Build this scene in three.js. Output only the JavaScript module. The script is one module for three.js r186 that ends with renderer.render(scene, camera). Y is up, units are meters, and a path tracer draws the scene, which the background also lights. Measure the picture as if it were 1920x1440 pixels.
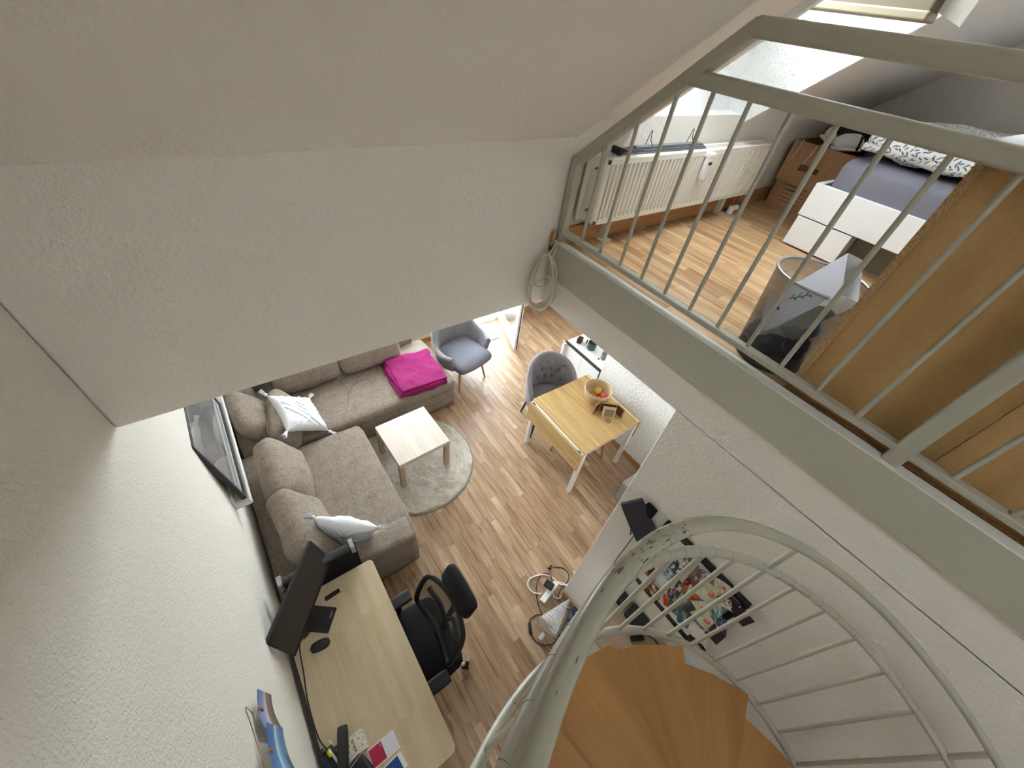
import * as THREE from 'three';
import { mergeGeometries, mergeVertices } from 'three/addons/utils/BufferGeometryUtils.js';
import { RoundedBoxGeometry } from 'three/addons/geometries/RoundedBoxGeometry.js';

// ------------------------------------------------------------------ camera, sky, exposure
const scene = new THREE.Scene();
const camera = new THREE.PerspectiveCamera(88.614, 1920 / 1440, 0.03, 200);
camera.position.set(0, 3.75, 0);
camera.rotation.set(-0.77207901, -0.7340276, 0.16572263, 'YXZ');
scene.add(camera);
camera.updateMatrixWorld(true); camera.updateProjectionMatrix();
scene.background = new THREE.Color(0.82, 0.92, 1.0);        // bright overcast sky
scene.backgroundIntensity = 1; 
const renderer = new THREE.WebGLRenderer({ antialias: true });
renderer.toneMapping = THREE.LinearToneMapping;
renderer.toneMappingExposure = 23.0;
renderer.shadowMap.enabled = true;

// ------------------------------------------------------------------ helpers
let seed = 7;
const rnd = () => { seed = (seed * 1664525 + 1013904223) >>> 0; return seed / 4294967296; };
const rr = (a, b) => a + (b - a) * rnd();
const PI = Math.PI, R = (d) => d * PI / 180;
const V = (x, y, z) => new THREE.Vector3(x, y, z);
const P = (px, py) => new THREE.Vector2(px, py);
const used = {};
function numbered(n) { used[n] = (used[n] || 0) + 1; return used[n] === 1 ? n : n + '_' + String(used[n] - 1).padStart(3, '0'); }
function setLabel(o, label, category, group, kind) {
  if (label) o.userData.label = label; if (category) o.userData.category = category;
  if (group) o.userData.group = group; if (kind) o.userData.kind = kind; return o;
}
function thing(name, label, category, pos = [0, 0, 0], turn = 0, group) {
  const o = new THREE.Group(); o.name = numbered(name); o.position.set(...pos); o.rotation.y = turn;
  scene.add(o); return setLabel(o, label, category, group);
}
// metre uv by the dominant axis of each face; grain = axis along u
function boxUV(g, grain = 'x', off = [0, 0], rot = 0) {
  g = g.index ? g.toNonIndexed() : g; const p = g.attributes.position, uv = new Float32Array(p.count * 2);
  const a = V(), b = V(), c = V(), n = V();
  for (let i = 0; i < p.count; i += 3) {
    a.fromBufferAttribute(p, i); b.fromBufferAttribute(p, i + 1); c.fromBufferAttribute(p, i + 2);
    n.subVectors(b, a).cross(c.clone().sub(a)); const ax = Math.abs(n.x), ay = Math.abs(n.y), az = Math.abs(n.z);
    const k = ax > ay && ax > az ? 'x' : ay > az ? 'y' : 'z';
    const rest = ['x', 'y', 'z'].filter((q) => q !== k); let U = rest[0], W = rest[1];
    if (W === grain) { U = rest[1]; W = rest[0]; }
    [a, b, c].forEach((v, j) => { uv[(i + j) * 2] = v[U] + off[0]; uv[(i + j) * 2 + 1] = v[W] + off[1]; });
  }
  g.setAttribute('uv', new THREE.BufferAttribute(uv, 2)); return g;
}
function clean(g, grain) {
  if (g.userData.keepUV) { g = g.index ? g.toNonIndexed() : g; if (!g.attributes.uv) g = boxUV(g, grain); }
  else g = boxUV(g, grain);
  for (const k of Object.keys(g.attributes)) if (!['position', 'normal', 'uv'].includes(k)) g.deleteAttribute(k);
  if (!g.attributes.normal) g.computeVertexNormals();
  return g;
}
function mesh(name, geos, mat, parent, grain = 'x') {
  const list = (Array.isArray(geos) ? geos : [geos]).map((g) => clean(g, grain));
  const g = list.length === 1 ? list[0] : mergeGeometries(list);
  const m = new THREE.Mesh(g, mat); m.castShadow = m.receiveShadow = true;
  m.name = parent ? name : numbered(name); (parent || scene).add(m); return m;
}
const keep = (g) => { g.userData.keepUV = true; return g; };
function box(x0, x1, y0, y1, z0, z1, r = 0) {
  const w = x1 - x0, h = y1 - y0, d = z1 - z0;
  const g = r ? new RoundedBoxGeometry(w, h, d, 2, Math.min(r, w / 2.01, h / 2.01, d / 2.01)) : new THREE.BoxGeometry(w, h, d);
  return g.translate((x0 + x1) / 2, (y0 + y1) / 2, (z0 + z1) / 2);
}
function cbox(w, h, d, r = 0) { return box(-w / 2, w / 2, -h / 2, h / 2, -d / 2, d / 2, r); }
function rod(a, b, r, seg = 10, r2 = r) {
  const d = b.clone().sub(a), g = new THREE.CylinderGeometry(r2, r, d.length(), seg);
  g.applyQuaternion(new THREE.Quaternion().setFromUnitVectors(V(0, 1, 0), d.clone().normalize()));
  return g.translate((a.x + b.x) / 2, (a.y + b.y) / 2, (a.z + b.z) / 2);
}
function beamBox(a, b, w, h, r = 0.004) { // box from a to b, w across (horizontal), h in the other direction
  const d = b.clone().sub(a), L = d.length(), z = d.clone().normalize();
  const up = Math.abs(z.y) > 0.98 ? V(1, 0, 0) : V(0, 1, 0), x = up.clone().cross(z).normalize(), y = z.clone().cross(x);
  const g = cbox(w, h, L, r); g.applyMatrix4(new THREE.Matrix4().makeBasis(x, y, z));
  return g.translate((a.x + b.x) / 2, (a.y + b.y) / 2, (a.z + b.z) / 2);
}
function tube(pts, r, n = 60, seg = 8, closed = false) {
  return new THREE.TubeGeometry(new THREE.CatmullRomCurve3(pts.map((p) => Array.isArray(p) ? V(...p) : p), closed, 'centripetal'), n, r, seg, closed);
}
function lathe(pts, seg = 32) { return new THREE.LatheGeometry(pts.map((p) => P(...p)), seg); }
function extrude(pts, depth, bevel = 0, holes) {
  const s = new THREE.Shape(pts.map((p) => P(...p)));
  if (holes) for (const h of holes) s.holes.push(new THREE.Path(h.map((p) => P(...p))));
  return new THREE.ExtrudeGeometry(s, { depth, bevelEnabled: bevel > 0, bevelSize: bevel, bevelThickness: bevel, bevelSegments: 2 });
}
function roundRect(w, h, r, n = 6) {
  const o = []; for (const [cx, cy, a] of [[w / 2 - r, h / 2 - r, 0], [-w / 2 + r, h / 2 - r, 90], [-w / 2 + r, -h / 2 + r, 180], [w / 2 - r, -h / 2 + r, 270]])
    for (let i = 0; i <= n; i++) o.push([cx + r * Math.cos(R(a + 90 * i / n)), cy + r * Math.sin(R(a + 90 * i / n))]);
  return o;
}
// hash value noise
function h3(x, y, z, s = 0) { let n = (x * 374761393 + y * 668265263 + z * 2147483647 + s * 974634) | 0; n = Math.imul(n ^ (n >>> 13), 1274126177); return ((n ^ (n >>> 16)) >>> 0) / 4294967296; }
function noise3(x, y, z, s = 0) {
  const i = Math.floor(x), j = Math.floor(y), k = Math.floor(z), f = (t) => t * t * (3 - 2 * t), u = f(x - i), v = f(y - j), w = f(z - k), L = (a, b, t) => a + (b - a) * t;
  const c = (a, b, d) => h3(i + a, j + b, k + d, s);
  return L(L(L(c(0, 0, 0), c(1, 0, 0), u), L(c(0, 1, 0), c(1, 1, 0), u), v), L(L(c(0, 0, 1), c(1, 0, 1), u), L(c(0, 1, 1), c(1, 1, 1), u), v), w) * 2 - 1;
}
// rounded, bulging, uneven block for upholstery
function softBox(w, h, d, r, opt = {}) {
  const { n = 12, bulge = [0, 0, 0], noise = 0, freq = 5, s = 1, nx = n, ny = Math.max(4, n >> 1), nz = n } = opt;
  let g = new THREE.BoxGeometry(w, h, d, nx, ny, nz); g.deleteAttribute('uv'); g.deleteAttribute('normal'); g = mergeVertices(g, 1e-5);
  const p = g.attributes.position, v = V(), q = V(), H = [w / 2, h / 2, d / 2];
  for (let i = 0; i < p.count; i++) {
    v.fromBufferAttribute(p, i);
    const remap = (t, half) => { const k = Math.max(-1, Math.min(1, t / half)); return half * (0.72 * k + 0.28 * k * k * k); };
    q.set(remap(v.x, H[0]), remap(v.y, H[1]), remap(v.z, H[2]));
    const inner = V(Math.max(-H[0] + r, Math.min(H[0] - r, q.x)), Math.max(-H[1] + r, Math.min(H[1] - r, q.y)), Math.max(-H[2] + r, Math.min(H[2] - r, q.z)));
    const dir = q.clone().sub(inner);
    if (dir.lengthSq() > 1e-12) { dir.normalize(); q.copy(inner).addScaledVector(dir, r); }
    const a = q.x / H[0], b = q.y / H[1], c = q.z / H[2];
    q.x += Math.sign(a) * Math.abs(a) * bulge[0] * (1 - b * b) * (1 - c * c);
    q.y += b * bulge[1] * (1 - a * a) * (1 - c * c);
    q.z += c * bulge[2] * (1 - a * a) * (1 - b * b);
    if (noise) { const e = noise * (noise3(q.x * freq + s, q.y * freq, q.z * freq, s) + 0.5 * noise3(q.x * freq * 2.3, q.y * freq * 2.3 + s, q.z * freq * 2.3, s)); q.addScaledVector(dir.lengthSq() > 0 ? dir : V(0, 1, 0), e); }
    p.setXYZ(i, q.x, q.y, q.z);
  }
  g.computeVertexNormals(); return g;
}
// stuffed pillow with pointed corners, lying in the xz plane
function pillow(w, h, t, opt = {}) {
  const { n = 26, noise = 0.008, s = 3, sink = 0 } = opt, pos = [], idx = [];
  for (const side of [1, -1]) for (let j = 0; j <= n; j++) for (let i = 0; i <= n; i++) {
    const u = -1 + 2 * i / n, v = -1 + 2 * j / n, e = Math.pow(Math.max(0, (1 - u * u) * (1 - v * v)), 0.42);
    const x = w / 2 * u * (1 - 0.13 * (1 - v * v) * Math.abs(u)), z = h / 2 * v * (1 - 0.13 * (1 - u * u) * Math.abs(v));
    const nz = noise * noise3(x * 14, z * 14, side, s) * Math.min(1, e * 1.5);
    pos.push(x, side * (t / 2 * e + nz) - sink * e, z);
  }
  const N = (n + 1) * (n + 1);
  for (let q = 0; q < 2; q++) for (let j = 0; j < n; j++) for (let i = 0; i < n; i++) {
    const a = q * N + j * (n + 1) + i, b = a + 1, c = a + n + 1, d = c + 1;
    if (!q) idx.push(a, c, b, b, c, d); else idx.push(a, b, c, b, d, c);
  }
  let g = new THREE.BufferGeometry(); g.setAttribute('position', new THREE.Float32BufferAttribute(pos, 3)); g.setIndex(idx);
  g = mergeVertices(g, 1e-4); g.computeVertexNormals(); return g;
}
// closed surface from a ring of profile points per angle: fn(i) -> array of Vector3
function loft(rings, closeRing = true, caps = true) {
  const m = rings[0].length, pos = [], idx = [];
  for (const r of rings) for (const p of r) pos.push(p.x, p.y, p.z);
  for (let i = 0; i < rings.length - 1; i++) for (let j = 0; j < (closeRing ? m : m - 1); j++) {
    const a = i * m + j, b = i * m + (j + 1) % m, c = a + m, d = b + m; idx.push(a, b, c, b, d, c);
  }
  if (caps) for (const [k, f] of [[0, 1], [rings.length - 1, 0]]) {
    const c = V(); rings[k].forEach((p) => c.add(p)); c.multiplyScalar(1 / m); const ci = pos.length / 3; pos.push(c.x, c.y, c.z);
    for (let j = 0; j < m; j++) { const a = k * m + j, b = k * m + (j + 1) % m; f ? idx.push(ci, b, a) : idx.push(ci, a, b); }
  }
  const g = new THREE.BufferGeometry(); g.setAttribute('position', new THREE.Float32BufferAttribute(pos, 3)); g.setIndex(idx); g.computeVertexNormals(); return g;
}

// ------------------------------------------------------------------ textures and materials
function dataTex(w, h, fn, srgb = true) {
  const d = new Uint8Array(w * h * 4);
  for (let y = 0; y < h; y++) for (let x = 0; x < w; x++) { const c = fn(x / w, y / h, x, y), i = (y * w + x) * 4; d[i] = Math.max(0, Math.min(255, c[0])); d[i + 1] = Math.max(0, Math.min(255, c[1])); d[i + 2] = Math.max(0, Math.min(255, c[2])); d[i + 3] = c.length > 3 ? c[3] : 255; }
  const t = new THREE.DataTexture(d, w, h); t.wrapS = t.wrapT = THREE.RepeatWrapping; t.magFilter = THREE.LinearFilter; t.minFilter = THREE.LinearFilter;
  if (srgb) t.colorSpace = THREE.SRGBColorSpace; t.needsUpdate = true; return t;
}
function tn(u, v, fx, fy, s) { // tileable value noise, -1..1
  const x = u * fx, y = v * fy, i = Math.floor(x), j = Math.floor(y), f = (t) => t * t * (3 - 2 * t), a = f(x - i), b = f(y - j);
  const m = (q, n) => ((q % n) + n) % n, c = (p, q) => h3(m(i + p, fx), m(j + q, fy), 3, s), L = (p, q, t) => p + (q - p) * t;
  return L(L(c(0, 0), c(1, 0), a), L(c(0, 1), c(1, 1), a), b) * 2 - 1;
}
const hex = (c) => [(c >> 16) & 255, (c >> 8) & 255, c & 255];
const mixc = (a, b, t) => { t = Math.max(0, Math.min(1, t)); return [a[0] + (b[0] - a[0]) * t, a[1] + (b[1] - a[1]) * t, a[2] + (b[2] - a[2]) * t]; };
// wood: u along the grain (period uLen metres), v across (period vLen metres)
function woodTex(light, dark, opt = {}) {
  const { w = 512, h = 512, fy = 26, contrast = 0.55, streak = 0.0, s = 1, bands = 0 } = opt; light = hex(light); dark = hex(dark);
  return dataTex(w, h, (u, v) => {
    const wob = 0.02 * tn(u, v, 3, 4, s);
    let t = 0.5 + 0.34 * tn(u, v + wob, 3, fy, s + 1) + 0.22 * tn(u, v + wob, 6, fy * 3, s + 2) + 0.14 * tn(u, v, 24, fy * 6, s + 3);
    t = 0.5 + (t - 0.5) * contrast * 1.6;
    if (streak) { const k = tn(u, v + wob, 5, fy * 2, s + 5); if (k > 0.62) t += streak * (k - 0.62) * 2.6; }
    if (bands) t += bands * (h3(Math.floor(v * 6 + 0.001), 1, 1, s) - 0.5);
    return mixc(light, dark, t);
  });
}
const inMetres = (t, a, b = a) => { const c = t.clone(); c.repeat.set(1 / a, 1 / b); c.needsUpdate = true; return c; };
function mat(color, rough = 0.6, opt = {}) { return new THREE.MeshStandardMaterial({ color, roughness: rough, ...opt }); }
const plasterBump = dataTex(512, 512, (u, v) => { const a = 0.5 + 0.2 * tn(u, v, 90, 90, 1) + 0.22 * tn(u, v, 45, 45, 2) + 0.12 * tn(u, v, 170, 170, 3) + 0.1 * tn(u, v, 12, 12, 4); const g = 255 * a; return [g, g, g]; }, false);
const fineBump = dataTex(256, 256, (u, v) => { const a = 128 + 70 * tn(u, v, 64, 64, 5) + 40 * tn(u, v, 128, 128, 6); return [a, a, a]; }, false);
const weaveBump = dataTex(256, 256, (u, v, x, y) => { const a = 128 + 50 * Math.sin(u * PI * 2 * 40) * Math.sin(v * PI * 2 * 40) + 50 * tn(u, v, 80, 20, 8) + 40 * tn(u, v, 20, 80, 9); return [a, a, a]; }, false);
const crossFabric = (c, amp, s) => { c = hex(c); return dataTex(512, 512, (u, v) => { const t = 1 + amp * (0.5 * tn(u, v, 150, 14, s) + 0.5 * tn(u, v, 14, 150, s + 1) + 0.25 * tn(u, v, 200, 200, s + 2) + 0.2 * tn(u, v, 5, 5, s + 3)); return [c[0] * t, c[1] * t, c[2] * t]; }); };
const M = {};
M.wall = mat(0xe2dacf, 0.92, { bumpMap: inMetres(plasterBump, 0.55), bumpScale: 0.0022 });
M.wallRough = mat(0xf3f3f0, 0.92, { bumpMap: inMetres(plasterBump, 0.75), bumpScale: 0.007 });
M.wallLeft = mat(0xdcd6ca, 0.92, { bumpMap: inMetres(plasterBump, 0.42), bumpScale: 0.0024 });
M.roofPaint = mat(0xeae4dc, 0.92, { bumpMap: inMetres(plasterBump, 0.7), bumpScale: 0.0015 });
M.reveal = mat(0xf0f0ee, 0.9, { bumpMap: inMetres(plasterBump, 0.5), bumpScale: 0.004 });
M.rail = mat(0xaaa695, 0.36, {});
M.steel = mat(0xb3af9d, 0.5, { bumpMap: inMetres(fineBump, 0.4), bumpScale: 0.0004 });
M.white = mat(0xefefec, 0.35);
M.whiteMatte = mat(0xe9e8e4, 0.7);
M.pvc = mat(0xf2f3f3, 0.3);
M.black = mat(0x121214, 0.5);
M.blackMatte = mat(0x0e0e12, 0.95);
M.darkPlastic = mat(0x232427, 0.45);
M.chrome = mat(0xd5d6d8, 0.18, { metalness: 1 });
M.silver = mat(0xa9a9a6, 0.35, { metalness: 0.7 });
M.glass = new THREE.MeshPhysicalMaterial({ color: 0xffffff, roughness: 0.02, transmission: 1, thickness: 0, ior: 1.5 });
const woodFloorTex = woodTex(0xd9c3a6, 0x97765a, { fy: 9, contrast: 0.5, streak: 0.9, s: 11 });
M.floor = mat(0xffffff, 0.38, { map: inMetres(woodFloorTex, 1.3, 0.42), vertexColors: true });
M.floorLoft = mat(0xffffff, 0.38, { map: inMetres(woodTex(0xe3c8a2, 0xa67d55, { fy: 9, contrast: 0.55, streak: 0.9, s: 13 }), 1.3, 0.42), vertexColors: true });
M.baseboard = mat(0xffffff, 0.45, { map: inMetres(woodTex(0xc99a68, 0xa87544, { fy: 10, contrast: 0.4, s: 21 }), 1.2, 0.5) });
M.beech = mat(0xffffff, 0.5, { map: inMetres(woodTex(0xb38449, 0x996a37, { fy: 14, contrast: 0.38, s: 31, bands: 0.55 }), 1.1, 0.42) });
M.oakDesk = mat(0xffffff, 0.5, { map: inMetres(woodTex(0xd9c8a8, 0xbfaa86, { fy: 12, contrast: 0.5, s: 41 }), 1.3, 0.5) });
M.oakTable = mat(0xffffff, 0.42, { map: inMetres(woodTex(0xd9bb85, 0xb5925a, { fy: 14, contrast: 0.5, s: 51 }), 1.2, 0.4) });
M.whiteOak = mat(0xffffff, 0.4, { map: inMetres(woodTex(0xd6ccbf, 0xbbae9d, { fy: 10, contrast: 0.45, s: 61, bands: 0.4 }), 1.1, 0.55) });
M.greyOak = mat(0xffffff, 0.5, { map: inMetres(woodTex(0xcdb79b, 0xae9576, { fy: 12, contrast: 0.45, s: 66 }), 1.1, 0.5) });
M.legWood = mat(0xffffff, 0.5, { map: inMetres(woodTex(0xc79a68, 0xa0713f, { fy: 10, contrast: 0.4, s: 71 }), 0.7, 0.2) });
M.hardboard = mat(0xffffff, 0.75, { map: inMetres(dataTex(512, 512, (u, v) => { const t = 0.5 + 0.16 * tn(u, v, 120, 120, 1) + 0.14 * tn(u, v, 9, 7, 2); return mixc(hex(0xc4a06a), hex(0xab8654), t); }), 0.8) });
M.chip = mat(0xffffff, 0.9, { map: inMetres(dataTex(256, 256, (u, v) => { const a = tn(u, v, 40, 70, 3), b = tn(u, v, 90, 60, 4); return mixc(hex(0xe0b988), hex(0x5a3c20), 0.1 + 0.5 * a * a + 0.45 * b * (b > 0 ? 1 : 0.2)); }), 0.11), bumpMap: inMetres(fineBump, 0.1), bumpScale: 0.002 });
M.sofa = mat(0xffffff, 0.95, { map: inMetres(crossFabric(0x8b7f72, 0.22, 3), 0.42), bumpMap: inMetres(weaveBump, 0.14), bumpScale: 0.0015 });
M.velvet = new THREE.MeshPhysicalMaterial({ color: 0x88868a, roughness: 0.85, sheen: 0.6, sheenRoughness: 0.4, sheenColor: new THREE.Color(0xa9a9b4), bumpMap: inMetres(fineBump, 0.25), bumpScale: 0.0008 });
M.velvetBlue = new THREE.MeshPhysicalMaterial({ color: 0x6e6f79, roughness: 0.85, sheen: 0.6, sheenRoughness: 0.4, sheenColor: new THREE.Color(0x9aa0b4), bumpMap: inMetres(fineBump, 0.2), bumpScale: 0.0008 });
M.magenta = new THREE.MeshPhysicalMaterial({ color: 0x8a0058, roughness: 0.9, sheen: 0.5, sheenRoughness: 0.5, sheenColor: new THREE.Color(0xc02a8a), bumpMap: inMetres(fineBump, 0.12), bumpScale: 0.003 });
M.cotton = mat(0xe9ebee, 0.95, { bumpMap: inMetres(weaveBump, 0.12), bumpScale: 0.002 });
M.sheet = mat(0x77757f, 0.9, { bumpMap: inMetres(fineBump, 0.2), bumpScale: 0.0008 });
M.card = mat(0xffffff, 0.85, { map: inMetres(dataTex(256, 256, (u, v) => mixc(hex(0xc09a73), hex(0xa9835e), 0.5 + 0.25 * tn(u, v, 60, 60, 2) + 0.25 * tn(u, v, 5, 60, 3))), 0.4) });
M.paper = mat(0xf1f0ec, 0.8, { side: THREE.DoubleSide });
M.cord = mat(0xcfc7b2, 0.6);
M.cableWhite = mat(0xf0efec, 0.5);
M.cableBlack = mat(0x17171a, 0.5);
function canvasTex(w, h, draw) {
  const c = document.createElement('canvas'); c.width = w; c.height = h; const x = c.getContext('2d'); draw(x, w, h);
  const t = new THREE.CanvasTexture(c); t.colorSpace = THREE.SRGBColorSpace; return t;
}
function printed(w, h, draw, rough = 0.5, opt = {}) { return mat(0xffffff, rough, { map: canvasTex(w, h, draw), ...opt }); }
// thin card: front face printed 0..1, lying in the xy plane facing +z
function cardGeo(w, h, t = 0.0012, bend = 0, n = 8) {
  const g = new THREE.PlaneGeometry(w, h, n, n); const p = g.attributes.position;
  for (let i = 0; i < p.count; i++) { const a = p.getX(i) / w * 2, b = p.getY(i) / h * 2; p.setZ(i, t / 2 + bend * (a * a * 0.7 + 0.3 * a * b)); }
  g.computeVertexNormals(); return keep(g);
}
function cardBack(w, h, t = 0.0012, bend = 0, n = 8) { const g = cardGeo(w, h, t, bend, n); g.translate(0, 0, -t); g.index.array.reverse(); g.computeVertexNormals(); return keep(g); }
// ------------------------------------------------------------------ the building
const XL = -0.52, XR = 1.43, ZH = -1.445, YC = 2.5, YL = 2.83, XG = 4.6, ZF = -4.2, ZB = 2.5, YT = 5.0;
function struct(name, geos, m, parent, grain) { const o = mesh(name, geos, m, parent, grain); if (!parent) o.userData.kind = 'structure'; return o; }
const fwd = new THREE.Matrix4();
function toPixel(x, y, z) { const v = V(x, y, z).project(camera); return [(v.x + 1) * 960, (1 - v.y) * 720, v.z]; }
function inPoly(x, y, poly) { let k = false; for (let i = 0, j = poly.length - 1; i < poly.length; j = i++) { const [a, b] = poly[i], [c, d] = poly[j]; if ((b > y) !== (d > y) && x < (c - a) * (y - b) / (d - b) + a) k = !k; } return k; }
function withColor(g, c) { const n = g.attributes.position.count, a = new Float32Array(n * 3); for (let i = 0; i < n; i++) { a[i * 3] = c[0]; a[i * 3 + 1] = c[1]; a[i * 3 + 2] = c[2]; } g.setAttribute('color', new THREE.BufferAttribute(a, 3)); return g; }
const tints = [[0.94, 0.91, 0.86], [0.85, 0.81, 0.75], [0.76, 0.7, 0.64], [0.9, 0.84, 0.76], [0.82, 0.75, 0.67], [1.0, 0.98, 0.94], [0.7, 0.63, 0.56], [0.88, 0.84, 0.8]];
const SW = 0.068, lens = [0.4, 0.52, 0.66];
const stripGeo = lens.map((L) => tints.map((t) => withColor(boxUV(new THREE.BoxGeometry(SW - 0.0011, 0.008, L - 0.0012), 'z', [rr(0, 5), rr(0, 5)]), t)));
function plankFloor(base, x0, x1, z0, z1, y, seen, most, fm = M.floor) {
  const all = [];
  for (let c = 0; x0 + c * SW < x1; c++) {
    const x = x0 + (c + 0.5) * SW; let z = z0 - rr(0, 0.6), last = -1;
    while (z < z1) { const li = Math.floor(rr(0, 3)); let ti = Math.floor(rr(0, 8)); if (ti === last) ti = (ti + 3) % 8; last = ti; const L = lens[li];
      if (z + L > z0 + 0.02) all.push({ x, z: z + L / 2, li, ti, s: 0 }); z += L; }
  }
  for (const q of all) { const p = toPixel(q.x, y, q.z); if (p[2] < 1 && inPoly(p[0], p[1], seen)) q.s = lens[q.li] / camera.position.distanceTo(V(q.x, y, q.z)) ** 2; }
  all.sort((a, b) => b.s - a.s); const rest = [];
  all.forEach((q, i) => {
    const lift = -0.004 + 0.0004 * (q.ti % 3 - 1);
    if (i < most && q.s > 0) { const m = new THREE.Mesh(stripGeo[q.li][q.ti], fm); m.name = 'plank'; m.position.set(q.x, y + lift, q.z); m.castShadow = m.receiveShadow = true; base.add(m); }
    else rest.push(stripGeo[q.li][q.ti].clone().translate(q.x, y + lift, q.z));
  });
  const m = new THREE.Mesh(mergeGeometries(rest), fm); m.name = 'planks'; m.receiveShadow = true; m.userData.kind = 'stuff'; base.add(m);
}
M.subfloor = mat(0x5b4430, 0.9);
const floor = struct('floor', box(XL - 0.1, XG + 0.1, -0.2, -0.008, ZF - 0.13, ZB + 0.1), M.subfloor);
plankFloor(floor, XL, XG, ZF, ZB, 0, [[930, 575], [1060, 575], [1110, 640], [1050, 650], [1000, 690], [985, 800], [1090, 930], [1200, 890], [1057, 1112], [1100, 1170], [900, 1440], [845, 1440], [840, 1290], [905, 1130], [780, 1080], [720, 1100], [780, 985], [870, 900], [850, 760], [870, 690]], 300);
const loftFloor = struct('loft_floor', [box(XR + 0.03, XG + 0.1, YC, YL - 0.009, ZH - 0.1, ZB + 0.1), box(XR, XR + 0.03, YC, 2.69, ZH - 0.1, ZB + 0.1), box(XL, XR, YC + 0.1, YL - 0.009, 1.85, ZB + 0.1)], M.wall);
plankFloor(loftFloor, XR + 0.026, 3.75, ZH, ZB, YL, [[1050, 440], [1480, 370], [1640, 520], [1480, 720], [1600, 830], [1920, 1060], [1920, 1140], [1660, 930], [1400, 720]], 170, M.floorLoft);
// beam along the edge of the loft
const beam = struct('beam', box(1.412, 1.43, 2.68, 2.872, ZH, ZB, 0.003), M.steel);
struct('top_flange', box(1.413, 1.46, 2.864, 2.8745, ZH, ZB, 0.003), mat(0xd6d5cd, 0.4), beam);
struct('caulk_line', tube(Array.from({ length: 26 }, (_, i) => [1.424, 2.675 + 0.006 * noise3(i * 0.7, 1, 2), ZH + 0.02 + i * 0.13]), 0.006, 120, 6), M.wall, beam);
// walls
struct('wall_left', box(XL - 0.15, XL, -0.1, YT + 0.4, ZF - 0.15, ZB + 0.15), M.wallLeft);
struct('wall_header', box(XL, XR + 0.012, YC, 3.46, -1.62, ZH, 0.012), M.wall);
struct('wall_knee', [box(XR + 0.01, XG, YL - 0.3, 3.41, -1.64, ZH - 0.012)], M.wall);
struct('wall_right', box(XR, XR + 0.13, 0, YC + 0.01, -0.455, ZB, 0.006), M.wall);
struct('wall_recess', box(XR + 0.1, 3.2, 0, YC, -0.45, -0.33), M.wall);
struct('wall_dining', box(3.08, 3.22, 0, YC, -1.93, -0.4, 0.005), M.wallRough);
struct('wall_niche', box(3.2, XG, 0, YC, -1.93, -1.8), M.wall);
const GZ0 = 0.5, GZ1 = 1.15, GY0 = 3.7, GY1 = 4.35;   // gable window, to the right of the view
struct('wall_gable', [box(XG, XG + 0.15, -0.1, YT + 0.4, ZF - 0.15, GZ0), box(XG, XG + 0.15, -0.1, YT + 0.4, GZ1, ZB + 0.15), box(XG, XG + 0.15, -0.1, GY0, GZ0, GZ1), box(XG, XG + 0.15, GY1, YT + 0.4, GZ0, GZ1)], M.wall);
struct('wall_back', box(XL - 0.1, XG + 0.1, -0.1, YT + 0.4, ZB, ZB + 0.15), M.wall);
const D0 = 2.42, D1 = 3.32, W0 = 0.5, W1 = 2.1;   // balcony door, window
struct('wall_far', [box(XL, W0, 0, YC, ZF - 0.14, ZF), box(W0, W1, 0, 0.85, ZF - 0.14, ZF), box(W0, W1, 2.25, YC, ZF - 0.14, ZF), box(W1, D0, 0, YC, ZF - 0.14, ZF), box(D0, D1, 2.25, YC, ZF - 0.14, ZF), box(D0, D1, -0.05, 0.05, ZF - 0.14, ZF), box(D1, XG, 0, YC, ZF - 0.14, ZF)], M.wall);
struct('ceiling', box(XL, XG, YC, YC + 0.2, ZF - 0.14, -1.6), M.wall);
struct('balcony_floor', box(XL - 0.5, XG + 0.5, -0.3, -0.02, ZF - 2.2, ZF - 0.14), mat(0xb9b6b0, 0.8));
// roof: sloping slab (local u = x, v = up the slope), with the step beside the void and the skylight hole
const pitch = R(39.3), tanP = Math.tan(pitch);
const S0 = -0.35, S1 = (YT - 3.41) / Math.sin(pitch), SH = 1.62, TH = 0.34, HX0 = 1.83, HX1 = 2.8;
function roofPiece(profile, s0, s1) { // profile in x / inward drop, extruded along the slope
  const pts = profile.concat([[profile[profile.length - 1][0], TH], [profile[0][0], TH]]);
  const g = extrude(pts, s1 - s0); // shape xy, depth z
  // map: shape x -> world x, shape y -> outward normal, depth -> up the slope
  const n = V(0, Math.cos(pitch), -Math.sin(pitch)), s = V(0, Math.sin(pitch), Math.cos(pitch));
  const m = new THREE.Matrix4().makeBasis(V(1, 0, 0), n, s); g.applyMatrix4(m);
  const o = V(0, 3.41, ZH).addScaledVector(s, s0); return g.translate(o.x, o.y, o.z);
}
const stepProfile = [[XL - 0.05, -0.054], [1.4, -0.054], [1.45, -0.052], [1.49, -0.038], [1.52, -0.016], [1.56, -0.002], [1.6, 0], [HX0, 0]];
struct('roof', [roofPiece(stepProfile, S0, S1 + 0.3), roofPiece([[HX1, 0], [XG + 0.1, 0]], S0, S1 + 0.3), roofPiece([[HX0, 0], [HX1, 0]], SH, S1 + 0.3)], M.roofPaint);
const CX0 = -0.42, CX1 = 0.35, CZ0 = 1.4, CZ1 = 2.35;  // roof window over the stair, behind the camera
const zt = ZH + (YT - 3.41) / tanP;
struct('ceiling_upper', [box(XL, CX0, YT, YT + 0.25, zt - 0.05, ZB), box(CX1, XG, YT, YT + 0.25, zt - 0.05, ZB), box(CX0, CX1, YT, YT + 0.25, zt - 0.05, CZ0), box(CX0, CX1, YT, YT + 0.25, CZ1, ZB)], M.roofPaint);
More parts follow.
